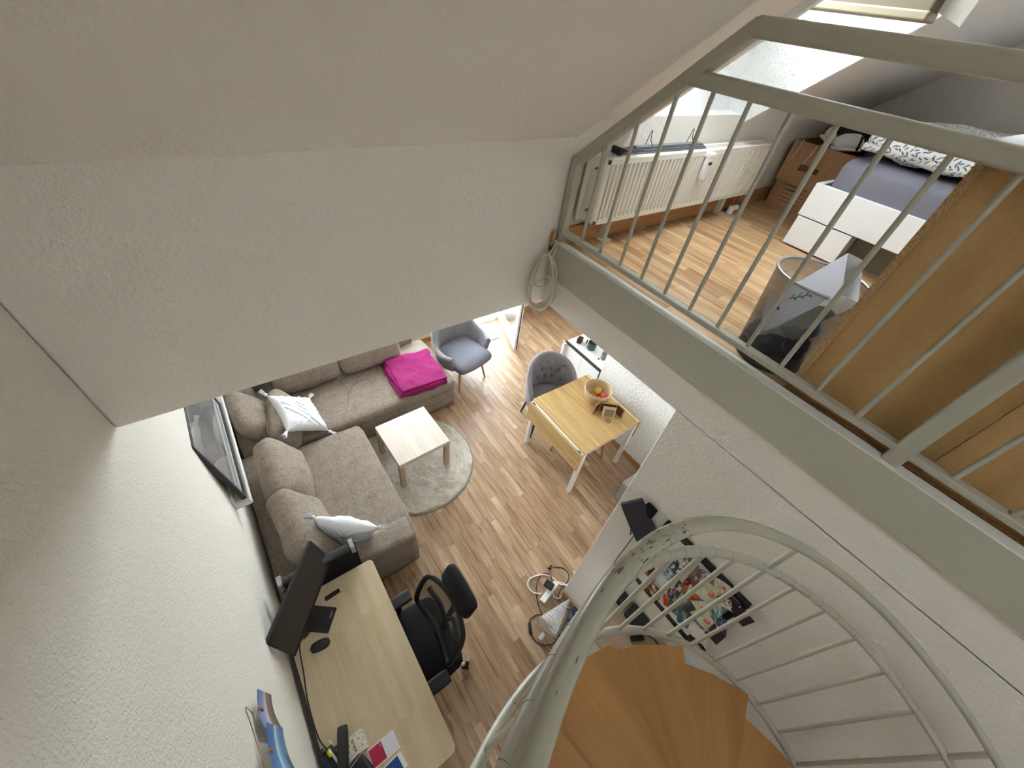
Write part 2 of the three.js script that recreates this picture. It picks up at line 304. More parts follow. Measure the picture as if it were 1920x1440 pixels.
// skylight reveal and window
const yo = 3.9, y2 = 4.44, z2 = ZH + (y2 - yo) / tanP;
const sky1 = struct('window_1', [box(HX0 - 0.02, HX1 + 0.02, 3.3, 3.412, ZH - 0.12, ZH - 0.0125), box(HX0 - 0.02, HX1 + 0.02, 3.4, yo, ZH - 0.2, ZH - 0.115), box(HX0 - 0.02, HX1 + 0.02, yo - 0.02, yo + 0.03, ZH - 0.2, ZH + 0.01), box(HX0 - 0.08, HX0, 3.38, 4.6, ZH - 0.1, zt - 0.2), box(HX1, HX1 + 0.08, 3.38, 4.6, ZH - 0.1, zt - 0.2)].slice(0, 3), M.reveal);
const revSide = (x) => { const g = extrude([[ZH - 0.18, 3.22], [ZH - 0.18, yo - 0.02], [z2 + 0.05, y2 + 0.04], [z2 + 0.72, y2 + 0.04], [-0.19, 4.42]], 0.03); g.applyMatrix4(new THREE.Matrix4().makeBasis(V(0, 0, 1), V(0, 1, 0), V(-1, 0, 0))); return g.translate(x, 0, 0); };
struct('reveal_side', [revSide(HX0 + 0.004)], M.reveal, sky1); struct('reveal_side', [revSide(HX1 + 0.026)], M.reveal, sky1);
struct('reveal_top', box(HX0, HX1, y2, y2 + 0.05, z2, z2 + 0.75), M.reveal, sky1);
const wf = (u0, u1, v0, v1, t0, t1, r = 0.004) => { const g = box(u0, u1, t0, t1, v0, v1, r); g.rotateX(-pitch); return g.translate(0, yo, ZH); };
const WL = (y2 - yo) / Math.sin(pitch);
struct('window_frame', [wf(HX0, HX0 + 0.06, 0, WL, 0, 0.05), wf(HX1 - 0.06, HX1, 0, WL, 0, 0.05), wf(HX0, HX1, 0, 0.06, 0, 0.05), wf(HX0, HX1, WL - 0.06, WL, 0, 0.05)], M.pvc, sky1);
struct('pane', wf(HX0 + 0.05, HX1 - 0.05, 0.05, WL - 0.05, 0.02, 0.026, 0), M.glass, sky1);
const sky2 = struct('window_2', [box(CX0, CX0 + 0.06, YT + 0.12, YT + 0.2, CZ0, CZ1), box(CX1 - 0.06, CX1, YT + 0.12, YT + 0.2, CZ0, CZ1), box(CX0, CX1, YT + 0.12, YT + 0.2, CZ0, CZ0 + 0.06), box(CX0, CX1, YT + 0.12, YT + 0.2, CZ1 - 0.06, CZ1)], M.pvc);
struct('pane', box(CX0 + 0.05, CX1 - 0.05, YT + 0.15, YT + 0.156, CZ0 + 0.05, CZ1 - 0.05), M.glass, sky2);
const gw = struct('window_4', [box(XG + 0.04, XG + 0.11, GY0, GY0 + 0.06, GZ0, GZ1), box(XG + 0.04, XG + 0.11, GY1 - 0.06, GY1, GZ0, GZ1), box(XG + 0.04, XG + 0.11, GY0, GY1, GZ0, GZ0 + 0.06), box(XG + 0.04, XG + 0.11, GY0, GY1, GZ1 - 0.06, GZ1)], M.pvc);
struct('pane', box(XG + 0.07, XG + 0.076, GY0 + 0.05, GY1 - 0.05, GZ0 + 0.05, GZ1 - 0.05), M.glass, gw);
// lower window and balcony door
function pvcFrame(w, h, b, t) { return keepHole(w, h, b, t); }
function keepHole(w, h, b, t) { return [cbox(b, h, t, 0.006).translate(-w / 2 + b / 2, h / 2, 0), cbox(b, h, t, 0.006).translate(w / 2 - b / 2, h / 2, 0), cbox(w - 2 * b + 0.01, b, t, 0.006).translate(0, b / 2, 0), cbox(w - 2 * b + 0.01, b, t, 0.006).translate(0, h - b / 2, 0)]; }
const win3 = struct('window_3', [...keepHole(W1 - W0, 1.4, 0.07, 0.07), cbox(0.09, 1.3, 0.07, 0.006).translate(0, 0.7, 0)].map((g) => g.translate((W0 + W1) / 2, 0.85, ZF - 0.06)), M.pvc);
for (const k of [0, 1]) struct('pane', cbox((W1 - W0) / 2 - 0.1, 1.27, 0.006).translate((W0 + W1) / 2 + (k - 0.5) * (W1 - W0) / 2, 1.55, ZF - 0.06), M.glass, win3);
const door1 = struct('door_1', keepHole(D1 - D0, 2.2, 0.055, 0.08).map((g) => g.translate((D0 + D1) / 2, 0.05, ZF - 0.06)), M.pvc);
// opened leaf: hinged on the right jamb, standing into the room
const leaf = new THREE.Group(); leaf.name = 'door_leaf'; leaf.position.set(3.26, 0.06, ZF - 0.01); leaf.rotation.y = R(73); door1.add(leaf);
const LW = 0.87, LH = 2.1;
mesh('leaf_frame', [...keepHole(LW, LH, 0.085, 0.06), ...keepHole(LW - 0.13, LH - 0.13, 0.022, 0.072).map((g) => g.translate(0, 0.065, 0))].map((g) => g.translate(-LW / 2, 0, 0)), M.pvc, leaf);
mesh('pane', cbox(LW - 0.16, LH - 0.16, 0.02).translate(-LW / 2, LH / 2, 0), M.glass, leaf);
mesh('seal', [cbox(0.008, LH - 0.02, 0.012).translate(-LW - 0.002, LH / 2, 0.006)], M.darkPlastic, leaf);
mesh('handle', [cbox(0.03, 0.14, 0.012, 0.004).translate(-LW + 0.045, 1.0, 0.036), rod(V(-LW + 0.045, 1.02, 0.04), V(-LW + 0.045, 1.02, 0.08), 0.009), rod(V(-LW + 0.045, 1.02, 0.08), V(-LW + 0.17, 1.02, 0.08), 0.009)], M.white, leaf);
// skirting
struct('baseboard_far', [box(D1, XG, 0, 0.08, ZF, ZF + 0.016, 0.004), box(XL, D0, 0, 0.08, ZF, ZF + 0.016, 0.004)], M.baseboard);
struct('baseboard_dining', box(3.064, 3.08, 0, 0.08, -1.92, -0.455, 0.004), M.baseboard, null, 'z');
struct('baseboard_recess', box(1.56, 3.07, 0, 0.08, -0.471, -0.455, 0.004), M.baseboard);
struct('baseboard_loft', box(1.46, XG, YL, YL + 0.095, ZH - 0.012, ZH + 0.01, 0.004), M.baseboard);
struct('baseboard_right', box(1.414, 1.43, 0, 0.08, -0.45, ZB, 0.004), M.baseboard, null, 'z');
// ------------------------------------------------------------------ spiral staircase
const SX = 0.439, SZ = 0.855, SR = 0.906, T1 = -1.327, DT = 0.151, SY = 2.026, DY = -0.0723, DM = 0.792, DH = 0.95;
const heli = (i, dy = 0, r = SR) => V(SX + r * Math.cos(T1 + DT * i), SY + DY * i + dy, SZ + r * Math.sin(T1 + DT * i));
class Helix extends THREE.Curve { constructor(i0, i1, dy) { super(); Object.assign(this, { i0, i1, dy }); } getPoint(t) { return heli(this.i0 + (this.i1 - this.i0) * t, this.dy); } }
const chipTex = canvasTex(2048, 128, (x, w, h) => {
  x.fillStyle = '#a8a493'; x.fillRect(0, 0, w, h);
  seed = 91;
  for (let i = 0; i < 500; i++) { x.fillStyle = `rgba(${120 + rr(0, 60)},${118 + rr(0, 60)},${105 + rr(0, 60)},0.08)`; x.fillRect(rr(0, w), rr(0, h), rr(4, 60), rr(1, 6)); }
  const blob = (cx, cy, r) => { x.fillStyle = rnd() < 0.5 ? '#4b4942' : '#77746a'; x.beginPath(); for (let k = 0; k < 9; k++) { const a = k / 9 * PI * 2, q = r * rr(0.35, 1.1); x.lineTo(cx + q * 2.2 * Math.cos(a), cy + q * Math.sin(a)); } x.fill(); };
  // worn patches where hands hold it (u of the tube for turns -4 .. 4)
  const at = (i) => (i + 12) / 26 * w;
  for (let i = 0; i < 190; i++) blob(at(-1.7 + 0.75 * (rr(-1, 1) + rr(-1, 1))), (h * 0.5 * rr(-0.6, 1.2) + h) % h, rr(0.6, i % 7 ? 2.2 : 4.6));
  for (let i = 0; i < 40; i++) blob(at(rr(-6, 6)), rr(0, h), rr(0.6, 2.2));
  for (let i = 0; i < 16; i++) blob(at(rr(-6, -3.2)), rr(0, h), rr(1, 2.4));
});
chipTex.wrapS = chipTex.wrapT = THREE.RepeatWrapping;
const stairs = thing('spiral_staircase', 'spiral staircase with cream steel railing and curved wooden treads', 'staircase');
// the handrail is a hand-forged bar, stouter at its upper end
function barGeo(i0, i1, dy, rad, n, seg) {
  const rings = []; for (let k = 0; k <= n; k++) { const i = i0 + (i1 - i0) * k / n, c = heli(i, dy), t = heli(i + 0.01, dy).sub(heli(i - 0.01, dy)).normalize(), o = V(Math.cos(T1 + DT * i), 0, Math.sin(T1 + DT * i)), up = o.clone().cross(t).normalize(), r = rad(i), p = []; for (let j = 0; j <= seg; j++) { const a = j / seg * PI * 2; p.push(c.clone().addScaledVector(o, r * Math.cos(a)).addScaledVector(up, r * Math.sin(a))); } rings.push(p); }
  const g = loft(rings, false, false), uv = []; for (let k = 0; k <= n; k++) for (let j = 0; j <= seg; j++) uv.push(k / n, j / seg); g.setAttribute('uv', new THREE.Float32BufferAttribute(uv, 2)); return keep(g);
}
const ramp = (tab) => (i) => { for (let k = 1; k < tab.length; k++) if (i <= tab[k][0]) { const [a, b] = tab[k - 1], [c, d] = tab[k]; return i < a ? b : b + (d - b) * (i - a) / (c - a); } return tab[tab.length - 1][1]; };
const hrail = mesh('handrail', barGeo(-12, 14, DH, ramp([[-5, 0.0148], [-4, 0.0148], [-3, 0.0158], [-1.5, 0.0178], [0, 0.0172], [2, 0.0155], [5, 0.0132], [8, 0.0118], [14, 0.0118]]), 260, 20), mat(0xffffff, 0.26, { map: chipTex }), stairs);
hrail.userData.label = 'chipped cream handrail';
mesh('middle_rail', barGeo(-12, 14, DM, ramp([[-4, 0.0145], [0, 0.0145], [3, 0.0135], [7, 0.0122], [14, 0.0112]]), 260, 14), M.rail, stairs);
mesh('lower_rail', keep(new THREE.TubeGeometry(new Helix(-12, 26, 0), 320, 0.0165, 12)), M.rail, stairs);
// clear tape wound around the middle rail
const tapeG = [];
for (let i = -6; i < 9; i += 0.42 + 0.18 * rnd()) {
  const c = heli(i, DM), t = heli(i + 0.05, DM).sub(heli(i - 0.05, DM)).normalize();
  const g = new THREE.TorusGeometry(ramp([[-4, 0.0145], [0, 0.0145], [3, 0.0135], [7, 0.0122], [14, 0.0112]])(i) + 0.0001, 0.0006, 5, 22); g.applyQuaternion(new THREE.Quaternion().setFromUnitVectors(V(0, 0, 1), t.add(V(rr(-0.25, 0.25), rr(-0.25, 0.25), rr(-0.25, 0.25))).normalize())); g.translate(c.x, c.y, c.z); tapeG.push(g);
}
mesh('tape', tapeG, mat(0x8f8b7c, 0.2), stairs).userData.label = 'clear tape wound around the middle rail';
for (let i = -11; i <= 22; i++) { const tall = ((i - 3) % 6 + 6) % 6 === 0; if (i > 13) continue;
  mesh('baluster', rod(heli(i, 0), heli(i, tall ? DH : DM), tall ? 0.0085 : 0.0078, 10), M.rail, stairs); }
// treads: sectors that widen outwards; each overlaps the next lower one
const ringY = (k) => 1.88 - 0.2165 * k;
for (let k = -4; k <= 8; k++) {
  const i1 = 0.25 + 3 * (k + 1), i0 = i1 - 3.45, a0 = T1 + DT * i0, a1 = T1 + DT * i1, y = ringY(k); if (y < 0.1) break;
  const mid = (a0 + a1) / 2, s = [], ro = 0.853, n = 3;
  for (let j = 0; j <= n; j++) { const a = a0 + (a1 - a0) * j / n; s.push([ro * Math.cos(a - mid), ro * Math.sin(a - mid)]); }
  for (let j = 3; j >= 0; j--) { const a = a0 + (a1 - a0) * j / 3 - mid; s.push([0.075 * Math.cos(a), 0.075 * Math.sin(a)]); }
  let g = extrude(s, 0.03, 0.003); g = boxUV(g, 'x', [rr(0, 3), rr(0, 3)]); keep(g);
  g.rotateX(PI / 2); g.rotateY(-mid); g.translate(SX, y - 0.003, SZ);
  const t = mesh('tread', g, M.beech, stairs);
  mesh('bracket', [beamBox(V(SX + 0.05 * Math.cos(mid), y - 0.06, SZ + 0.05 * Math.sin(mid)), V(SX + 0.84 * Math.cos(mid), y - 0.045, SZ + 0.84 * Math.sin(mid)), 0.04, 0.02)], M.rail, stairs);
}
mesh('pole', rod(V(SX, 0, SZ), V(SX, 3.1, SZ), 0.06, 24), M.rail, stairs);
// ------------------------------------------------------------------ loft railing
const rail = thing('loft_railing', 'cream steel railing with thin bars along the edge of the loft', 'railing', [1.45, YL, 0]);
{ const y = (v) => v - YL;
  const zs = [-1.405, -0.935, -0.805]; // foot, mid rail start, top rail start
  mesh('handrail', [beamBox(V(0, y(3.77), -0.83), V(0, y(3.77), 2.4), 0.05, 0.05, 0.012), beamBox(V(0, y(3.25), -1.42), V(0, y(3.778), -0.815), 0.045, 0.045, 0.01)], M.rail, rail, 'z');
  mesh('middle_rail', beamBox(V(0, y(3.63), -0.98), V(0, y(3.63), 2.4), 0.042, 0.045, 0.01), M.rail, rail, 'z');
  mesh('bottom_rail', beamBox(V(0, y(2.925), -1.42), V(0, y(2.925), 2.4), 0.036, 0.024, 0.006), M.rail, rail, 'z');
  mesh('post', beamBox(V(0, y(2.81), -1.415), V(0, y(3.27), -1.415), 0.042, 0.042, 0.01), M.rail, rail);
  for (const z of [0.172, 1.7]) mesh('post', beamBox(V(0, y(2.815), z), V(0, y(3.77), z), 0.05, 0.042, 0.012), M.rail, rail);
  for (let k = 0; k < 27; k++) { const z = -1.274 + 0.1305 * k; if (Math.abs(z - 0.172) < 0.04 || Math.abs(z - 1.7) < 0.04) continue;
    const top = z < -0.97 ? 3.255 + (z + 1.42) * 0.872 : 3.62; mesh('baluster', rod(V(0, y(2.93), z), V(0, y(top), z), 0.0078, 10), M.rail, rail); }
}
// ------------------------------------------------------------------ sofa corner
const sofaA = thing('sofa_chaise', 'long taupe fabric sofa section along the left wall with a rounded armrest', 'sofa', [0, 0, 0]);
mesh('base', [softBox(0.98, 0.3, 1.42, 0.03, { n: 8 }).translate(0.02, 0.19, -2.1)], M.sofa, sofaA);
mesh('seat', [softBox(0.8, 0.17, 1.3, 0.055, { n: 22, bulge: [0.01, 0.022, 0.012], noise: 0.006, freq: 4, s: 5 }).translate(0.135, 0.375, -2.165)], M.sofa, sofaA, 'z');
mesh('backrest', [softBox(0.26, 0.5, 1.44, 0.035, { n: 14, noise: 0.005 }).translate(-0.385, 0.33, -2.105)], M.sofa, sofaA, 'z');
{ // armrest: low roll that slopes up from the wall side to the front
  const rings = []; for (let i = 0; i <= 14; i++) { const t = i / 14, x = 0.02 + 0.47 * t, top = 0.60 - 0.05 * Math.pow(t, 3) + 0.006 * noise3(t * 4, 1, 1), o = [], w = 0.115 * (t > 0.94 ? 0.93 : 1);
    for (let k = 0; k < 22; k++) { const a = k / 22 * PI * 2, c = Math.cos(a), s = Math.sin(a), e = 0.34, ex = (q) => Math.sign(q) * Math.pow(Math.abs(q), e); o.push(V(x, 0.33 + (top - 0.33) * (s > 0 ? ex(s) : ex(s) * 0.29 / (top - 0.33)), -1.5 + w * ex(c) + 0.02 * Math.max(0, s) * Math.sin(t * 3))); }
    rings.push(o); }
  mesh('armrest', loft(rings), M.sofa, sofaA);
}
const foot = (x, z) => rod(V(x, 0, z), V(x, 0.06, z), 0.022, 12, 0.03);
for (const [x, z] of [[0.44, -1.44], [-0.4, -1.44], [0.44, -2.72], [-0.4, -2.72]]) mesh('foot', foot(x, z), M.legWood, sofaA);
const sofaB = thing('sofa', 'taupe fabric sofa section with its open end beside the grey armchair', 'sofa');
mesh('base', [softBox(2.19, 0.3, 0.95, 0.03, { n: 10 }).translate(0.61, 0.19, -3.36)], M.sofa, sofaB);
mesh('side_backrest', softBox(0.26, 0.5, 0.96, 0.035, { n: 14, noise: 0.005 }).translate(-0.365, 0.33, -3.345), M.sofa, sofaB, 'z');
mesh('seat', [softBox(1.96, 0.16, 0.92, 0.05, { n: 26, bulge: [0.008, 0.02, 0.01], noise: 0.007, freq: 4, s: 9 }).translate(0.735, 0.37, -3.345)], M.sofa, sofaB);
mesh('backrest', [softBox(2.06, 0.42, 0.2, 0.05, { n: 12, noise: 0.006 }).translate(0.55, 0.42, -3.86)], M.sofa, sofaB);
for (const [x, z] of [[1.63, -2.95], [-0.38, -2.95], [1.63, -3.78], [-0.38, -3.78]]) mesh('foot', foot(x, z), M.legWood, sofaB);
function cushion(name, label, w, h, d, pos, rot, s, group) {
  const t = thing(name, label, 'cushion', pos, 0, group); t.rotation.set(...rot, 'YXZ');
  mesh('cover', softBox(w, h, d, 0.07, { n: 18, ny: 8, bulge: [0.015, 0.045, 0.02], noise: 0.014, freq: 5, s }), M.sofa, t);
  mesh('piping', tube(roundRect(w - 0.012, d - 0.012, 0.08).map(([x, z]) => V(x, -h * 0.18 + 0.004 * noise3(x * 9, z * 9, s), z)), 0.0045, 90, 6, true), M.sofa, t);
  return t;
}
// loose back cushions: thickness along local y, tilted against the backrest
cushion('back_cushion', 'taupe back cushion leaning at the middle of the left sofa', 0.44, 0.19, 0.60, [-0.215, 0.665, -2.4], [0, R(-2), R(-62)], 2);
cushion('back_cushion', 'taupe back cushion nearest the desk, behind the tasselled pillow', 0.44, 0.19, 0.62, [-0.205, 0.655, -1.84], [0, R(4), R(-62)], 4);
cushion('corner_cushion', 'taupe cushion slumped against the wall in the sofa corner', 0.42, 0.15, 0.5, [-0.3, 0.66, -3.18], [0, R(3), R(-56)], 6);
cushion('corner_cushion', 'upright taupe cushion hidden behind the white pillow in the sofa corner', 0.38, 0.12, 0.58, [-0.075, 0.575, -3.09], [0, R(-14), R(-66)], 8);
cushion('back_cushion', 'left one of two taupe cushions along the far sofa back', 0.64, 0.19, 0.42, [0.28, 0.67, -3.64], [R(60), 0, 0], 10);
cushion('back_cushion', 'right one of two taupe cushions along the far sofa back', 0.7, 0.19, 0.42, [0.97, 0.67, -3.64], [R(60), 0, 0], 12);
// white tasselled pillows
function tassel(len) {
  const g = [new THREE.SphereGeometry(0.016, 10, 8).translate(0, -0.012, 0)];
  for (let k = 0; k < 16; k++) { const a = k / 16 * PI * 2, r = rr(0.4, 1) * 0.024; g.push(tube([[0, -0.012, 0], [0.6 * r * Math.cos(a), -0.4 * len, 0.6 * r * Math.sin(a)], [r * Math.cos(a) + rr(-0.004, 0.004), -len, r * Math.sin(a)]], 0.0036, 4, 4)); }
  return g;
}
function tasselPillow(label, w, pos, rot, s) {
  const t = thing('tassel_pillow', label, 'pillow', pos, 0, 'white tasselled pillows'); t.rotation.set(...rot, 'YXZ');
  mesh('cover', pillow(w, w, 0.17, { s, noise: 0.012 }), M.cotton, t);
  const tuft = []; // raised stripes of the woven pattern
  const surf = (x, z, side) => { const u = x / (w / 2), v = z / (w / 2), e = Math.pow(Math.max(0, (1 - u * u) * (1 - v * v)), 0.42); return side * (0.085 * e + 0.004 * noise3(x * 14, z * 14, side, s)); };
  for (const sgn of [1, -1]) for (const k of [-0.22, -0.11, 0, 0.11, 0.22]) { const pts = []; for (let i = 0; i <= 16; i++) { const q = -0.17 + 0.34 * i / 16, x = q, z = sgn * 0.16 * (Math.abs(q) / 0.17) + k * 0.6; if (Math.abs(z) < w * 0.42) pts.push(V(x, surf(x, z, 1) - 0.001, z)); } if (pts.length > 3) tuft.push(tube(pts, 0.0045, 30, 5)); }
  mesh('woven_stripes', tuft, M.cotton, t);
  for (const [a, b] of [[1, 1], [-1, 1], [1, -1], [-1, -1]]) { const m = mesh('tassel', tassel(0.075), M.cotton, t); m.position.set(a * w * 0.49, 0, b * w * 0.49); m.quaternion.setFromUnitVectors(V(0, -1, 0), V(a, 0.1, b).normalize()); }
}
tasselPillow('white tasselled pillow leaning in the corner of the two sofa sections', 0.46, [0.06, 0.64, -3.04], [R(11), R(5), R(-41)], 3);
tasselPillow('white tasselled pillow tipped against the sofa arm behind the black panel', 0.47, [0.035, 0.6, -1.69], [R(73.5), R(-156.7), R(-120.9)], 5);
// magenta blanket
{ const t = thing('blanket', 'folded magenta velvet blanket on the far sofa seat', 'blanket', [1.32, 0.455, -3.18], R(-3));
  mesh('folded_layers', [softBox(0.58, 0.035, 0.6, 0.017, { n: 26, noise: 0.012, freq: 9, s: 2 }).translate(0, 0.025, 0), softBox(0.56, 0.04, 0.59, 0.018, { n: 30, noise: 0.016, freq: 8, s: 7 }).translate(0.012, 0.06, 0.005), softBox(0.54, 0.035, 0.57, 0.017, { n: 30, noise: 0.018, freq: 8, s: 9 }).translate(0.03, 0.092, -0.005)], M.magenta, t);
}
// thin cable lying on the sofa
setLabel(mesh('charging_cable', tube([[1.13, 0.5, -3.72], [1.12, 0.475, -3.5], [1.02, 0.468, -3.38], [0.95, 0.468, -3.3], [0.78, 0.47, -3.38], [0.62, 0.472, -3.3], [0.52, 0.472, -3.08]], 0.0022, 80, 5), M.darkPlastic), 'thin dark charging cable curling over the far sofa seat', 'cable');
// ------------------------------------------------------------------ rug and coffee table
{ const rings = [], N = 160, cx = 0.93, cz = -2.38, rad = 0.62; const pos = [], idx = [];
  const NR = 60; for (let i = 0; i <= NR; i++) for (let j = 0; j < N; j++) { const r = rad * i / NR * (1 + 0.012 * noise3(Math.cos(j / N * PI * 2) * 6, Math.sin(j / N * PI * 2) * 6, 1)), a = j / N * PI * 2, x = r * Math.cos(a), z = r * Math.sin(a);
    const y = 0.004 + (i === NR ? 0 : 0.022 + 0.009 * noise3(x * 9, z * 9, 3) + 0.010 * noise3(x * 20, z * 20, 5) + 0.006 * noise3(x * 55, z * 55, 7)); pos.push(x, y, z); }
  for (let i = 0; i < NR; i++) for (let j = 0; j < N; j++) { const a = i * N + j, b = i * N + (j + 1) % N; idx.push(a, b, a + N, b, b + N, a + N); }
  const g = new THREE.BufferGeometry(); g.setAttribute('position', new THREE.Float32BufferAttribute(pos, 3)); g.setIndex(idx); g.computeVertexNormals();
  const t = thing('round_rug', 'round cream shaggy rug under the coffee table', 'rug', [cx, 0, cz]);
  M.fur = mat(0xffffff, 1, { map: inMetres(dataTex(512, 512, (u, v) => { const k = 0.5 + 0.3 * tn(u, v, 5, 5, 1) + 0.22 * tn(u, v, 26, 26, 2) + 0.2 * tn(u, v, 90, 90, 3); return mixc(hex(0xe2d6c0), hex(0xfffaf0), k); }), 0.7), bumpMap: inMetres(dataTex(256, 256, (u, v) => { const k = 128 + 60 * tn(u, v, 40, 40, 5) + 60 * tn(u, v, 100, 100, 6); return [k, k, k]; }, false), 0.16), bumpScale: 0.014 });
  mesh('pile', g, M.fur, t);
  mesh('edge', keep(new THREE.TorusGeometry(rad, 0.008, 6, 90).rotateX(PI / 2).translate(0, 0.008, 0)), M.fur, t);
}
{ const t = thing('coffee_table', 'square coffee table in pale bleached wood on the round rug', 'table', [0.936, 0, -2.418], R(2));
  mesh('tabletop', box(-0.278, 0.278, 0.4, 0.45, -0.278, 0.278, 0.003), M.whiteOak, t, 'z');
  for (const [a, b] of [[1, 1], [-1, 1], [1, -1], [-1, -1]]) mesh('leg', box(a * 0.252 - 0.025, a * 0.252 + 0.025, 0.02, 0.4, b * 0.252 - 0.025, b * 0.252 + 0.025, 0.002), M.greyOak, t, 'y');
}
// ------------------------------------------------------------------ upholstered chairs
// wrap-around shell: phi measured from the back (-z local), height from top(phi)
function shellGeo(phiMax, rx, rz, y0, top, flare, thick, dimple, n = 48, m = 14) {
  const rings = [];
  for (let i = 0; i <= n; i++) { const phi = -phiMax + 2 * phiMax * i / n, h = top(phi), o = [];
    const pt = (t, off) => { const k = 1 + flare * t, nx = Math.sin(phi), nz = -Math.cos(phi); const d = off < 0 ? dimple(phi, t) : 0; return V((rx * k + off + d * 1) * nx, y0 + h * t, (rz * k + off + d * 1) * nz); };
    for (let j = 0; j <= m; j++) o.push(pt(j / m, thick / 2));
    for (let j = 1; j < 5; j++) { const a = PI * j / 5; const p = pt(1, thick / 2 * Math.cos(a)); p.y += thick / 2 * Math.sin(a); o.push(p); }
    for (let j = m; j >= 0; j--) o.push(pt(j / m, -thick / 2));
    rings.push(o); }
  return loft(rings);
}
{ // armchair
  const t = thing('armchair', 'grey velvet bucket armchair with wooden legs at the end of the sofa', 'chair', [2.05, 0, -3.34], R(12));
  const top = (p) => { const a = Math.abs(p) / R(122); return 0.2 + 0.24 * (1 - 1 / (1 + Math.exp(-(a - 0.52) * 14))); };
  mesh('seat', softBox(0.54, 0.13, 0.54, 0.06, { n: 16, bulge: [0.02, 0.025, 0.03], noise: 0.004 }).translate(0, 0.41, 0.045), M.velvetBlue, t);
  mesh('shell', shellGeo(R(122), 0.3, 0.295, 0.36, top, 0.18, 0.06, (p, q) => 0.006 * Math.sin(p * 9) * (q > 0.3 ? 1 : 0.4)), M.velvet, t);
  for (const x of [-0.12, 0, 0.12]) mesh('button', new THREE.SphereGeometry(0.008, 8, 6).translate(x, 0.64, -0.285), M.velvet, t);
  for (const [a, b] of [[1, 1], [-1, 1], [1, -1], [-1, -1]]) mesh('leg', rod(V(a * 0.235, 0, b * 0.235), V(a * 0.17, 0.36, b * 0.17), 0.011, 12, 0.019), M.legWood, t);
}
{ // tufted dining chair
  const t = thing('dining_chair', 'grey velvet dining chair with buttoned back and black legs', 'chair', [2.515, 0, -2.12], R(-22));
  const top = (p) => { const a = Math.abs(p) / R(118); return 0.06 + 0.43 * Math.pow(Math.max(0, Math.cos(Math.min(1, a) * PI / 2)), 0.55); };
  const btn = []; for (const [row, h] of [[0.0, 0.36], [1, 0.26], [0, 0.16]]) for (let k = -2; k <= 2; k++) { const p = (k + (row ? 0.5 : 0)) * 0.42; if (Math.abs(p) < 0.95) btn.push([p, h]); }
  const links = []; btn.forEach((a, i) => btn.forEach((b, j) => { if (j > i && Math.abs(Math.abs(a[0] - b[0]) - 0.21) < 0.03 && Math.abs(Math.abs(a[1] - b[1]) - 0.1) < 0.03) links.push([i, j]); }));
  const dim = (p, q) => { const y = q * top(p); let d = 0; const near = (p0, h0, p1, h1) => { const k = 0.26, ax = p0 * k, bx = p1 * k, x = p * k; const t2 = Math.max(0, Math.min(1, ((x - ax) * (bx - ax) + (y - h0) * (h1 - h0)) / ((bx - ax) ** 2 + (h1 - h0) ** 2))); return (x - ax - t2 * (bx - ax)) ** 2 + (y - h0 - t2 * (h1 - h0)) ** 2; }; for (const [i, j] of links) d += 0.006 * Math.exp(-near(btn[i][0], btn[i][1], btn[j][0], btn[j][1]) / 0.00012); for (const [bp, bh] of btn) d += 0.018 * Math.exp(-((p - bp) ** 2 * 0.07 + (y - bh) ** 2) / 0.0009); return d - 0.006; };
  mesh('seat', softBox(0.46, 0.1, 0.46, 0.045, { n: 14, bulge: [0.02, 0.02, 0.02] }).translate(0, 0.45, 0.03), M.velvet, t);
  mesh('backrest', shellGeo(R(112), 0.245, 0.25, 0.42, top, 0.12, 0.05, dim, 120, 36), M.velvet, t);
  for (const [p, h] of btn) { const k = 1 + 0.12 * h / top(p), rx = 0.245 * k - 0.017, rz = 0.25 * k - 0.017; mesh('button', new THREE.SphereGeometry(0.0075, 8, 6).translate(rx * Math.sin(p), 0.42 + h, -rz * Math.cos(p)), M.velvet, t); }
  for (const [a, b] of [[1, 1], [-1, 1], [1, -1], [-1, -1]]) mesh('leg', rod(V(a * 0.215, 0, b * 0.215), V(a * 0.15, 0.41, b * 0.15), 0.012, 12, 0.018), M.black, t);
}
{ const t = thing('stool', 'wooden-legged chair with dark seat pushed under the dining table', 'chair', [2.57, 0, -1.53]);
  mesh('seat', softBox(0.42, 0.05, 0.4, 0.02, { n: 10, bulge: [0, 0.01, 0] }).translate(0, 0.45, 0.03), mat(0x1d1b2e, 0.8), t);
  mesh('backrest', softBox(0.4, 0.14, 0.03, 0.012, { n: 10 }).translate(0, 0.62, -0.19), mat(0x1d1b2e, 0.8), t);
  for (const [a, b] of [[1, 1], [-1, 1], [1, -1], [-1, -1]]) mesh('leg', rod(V(a * 0.235, 0, b * 0.2), V(a * 0.17, 0.43, b * 0.15), 0.013, 12, 0.018), M.legWood, t);
}
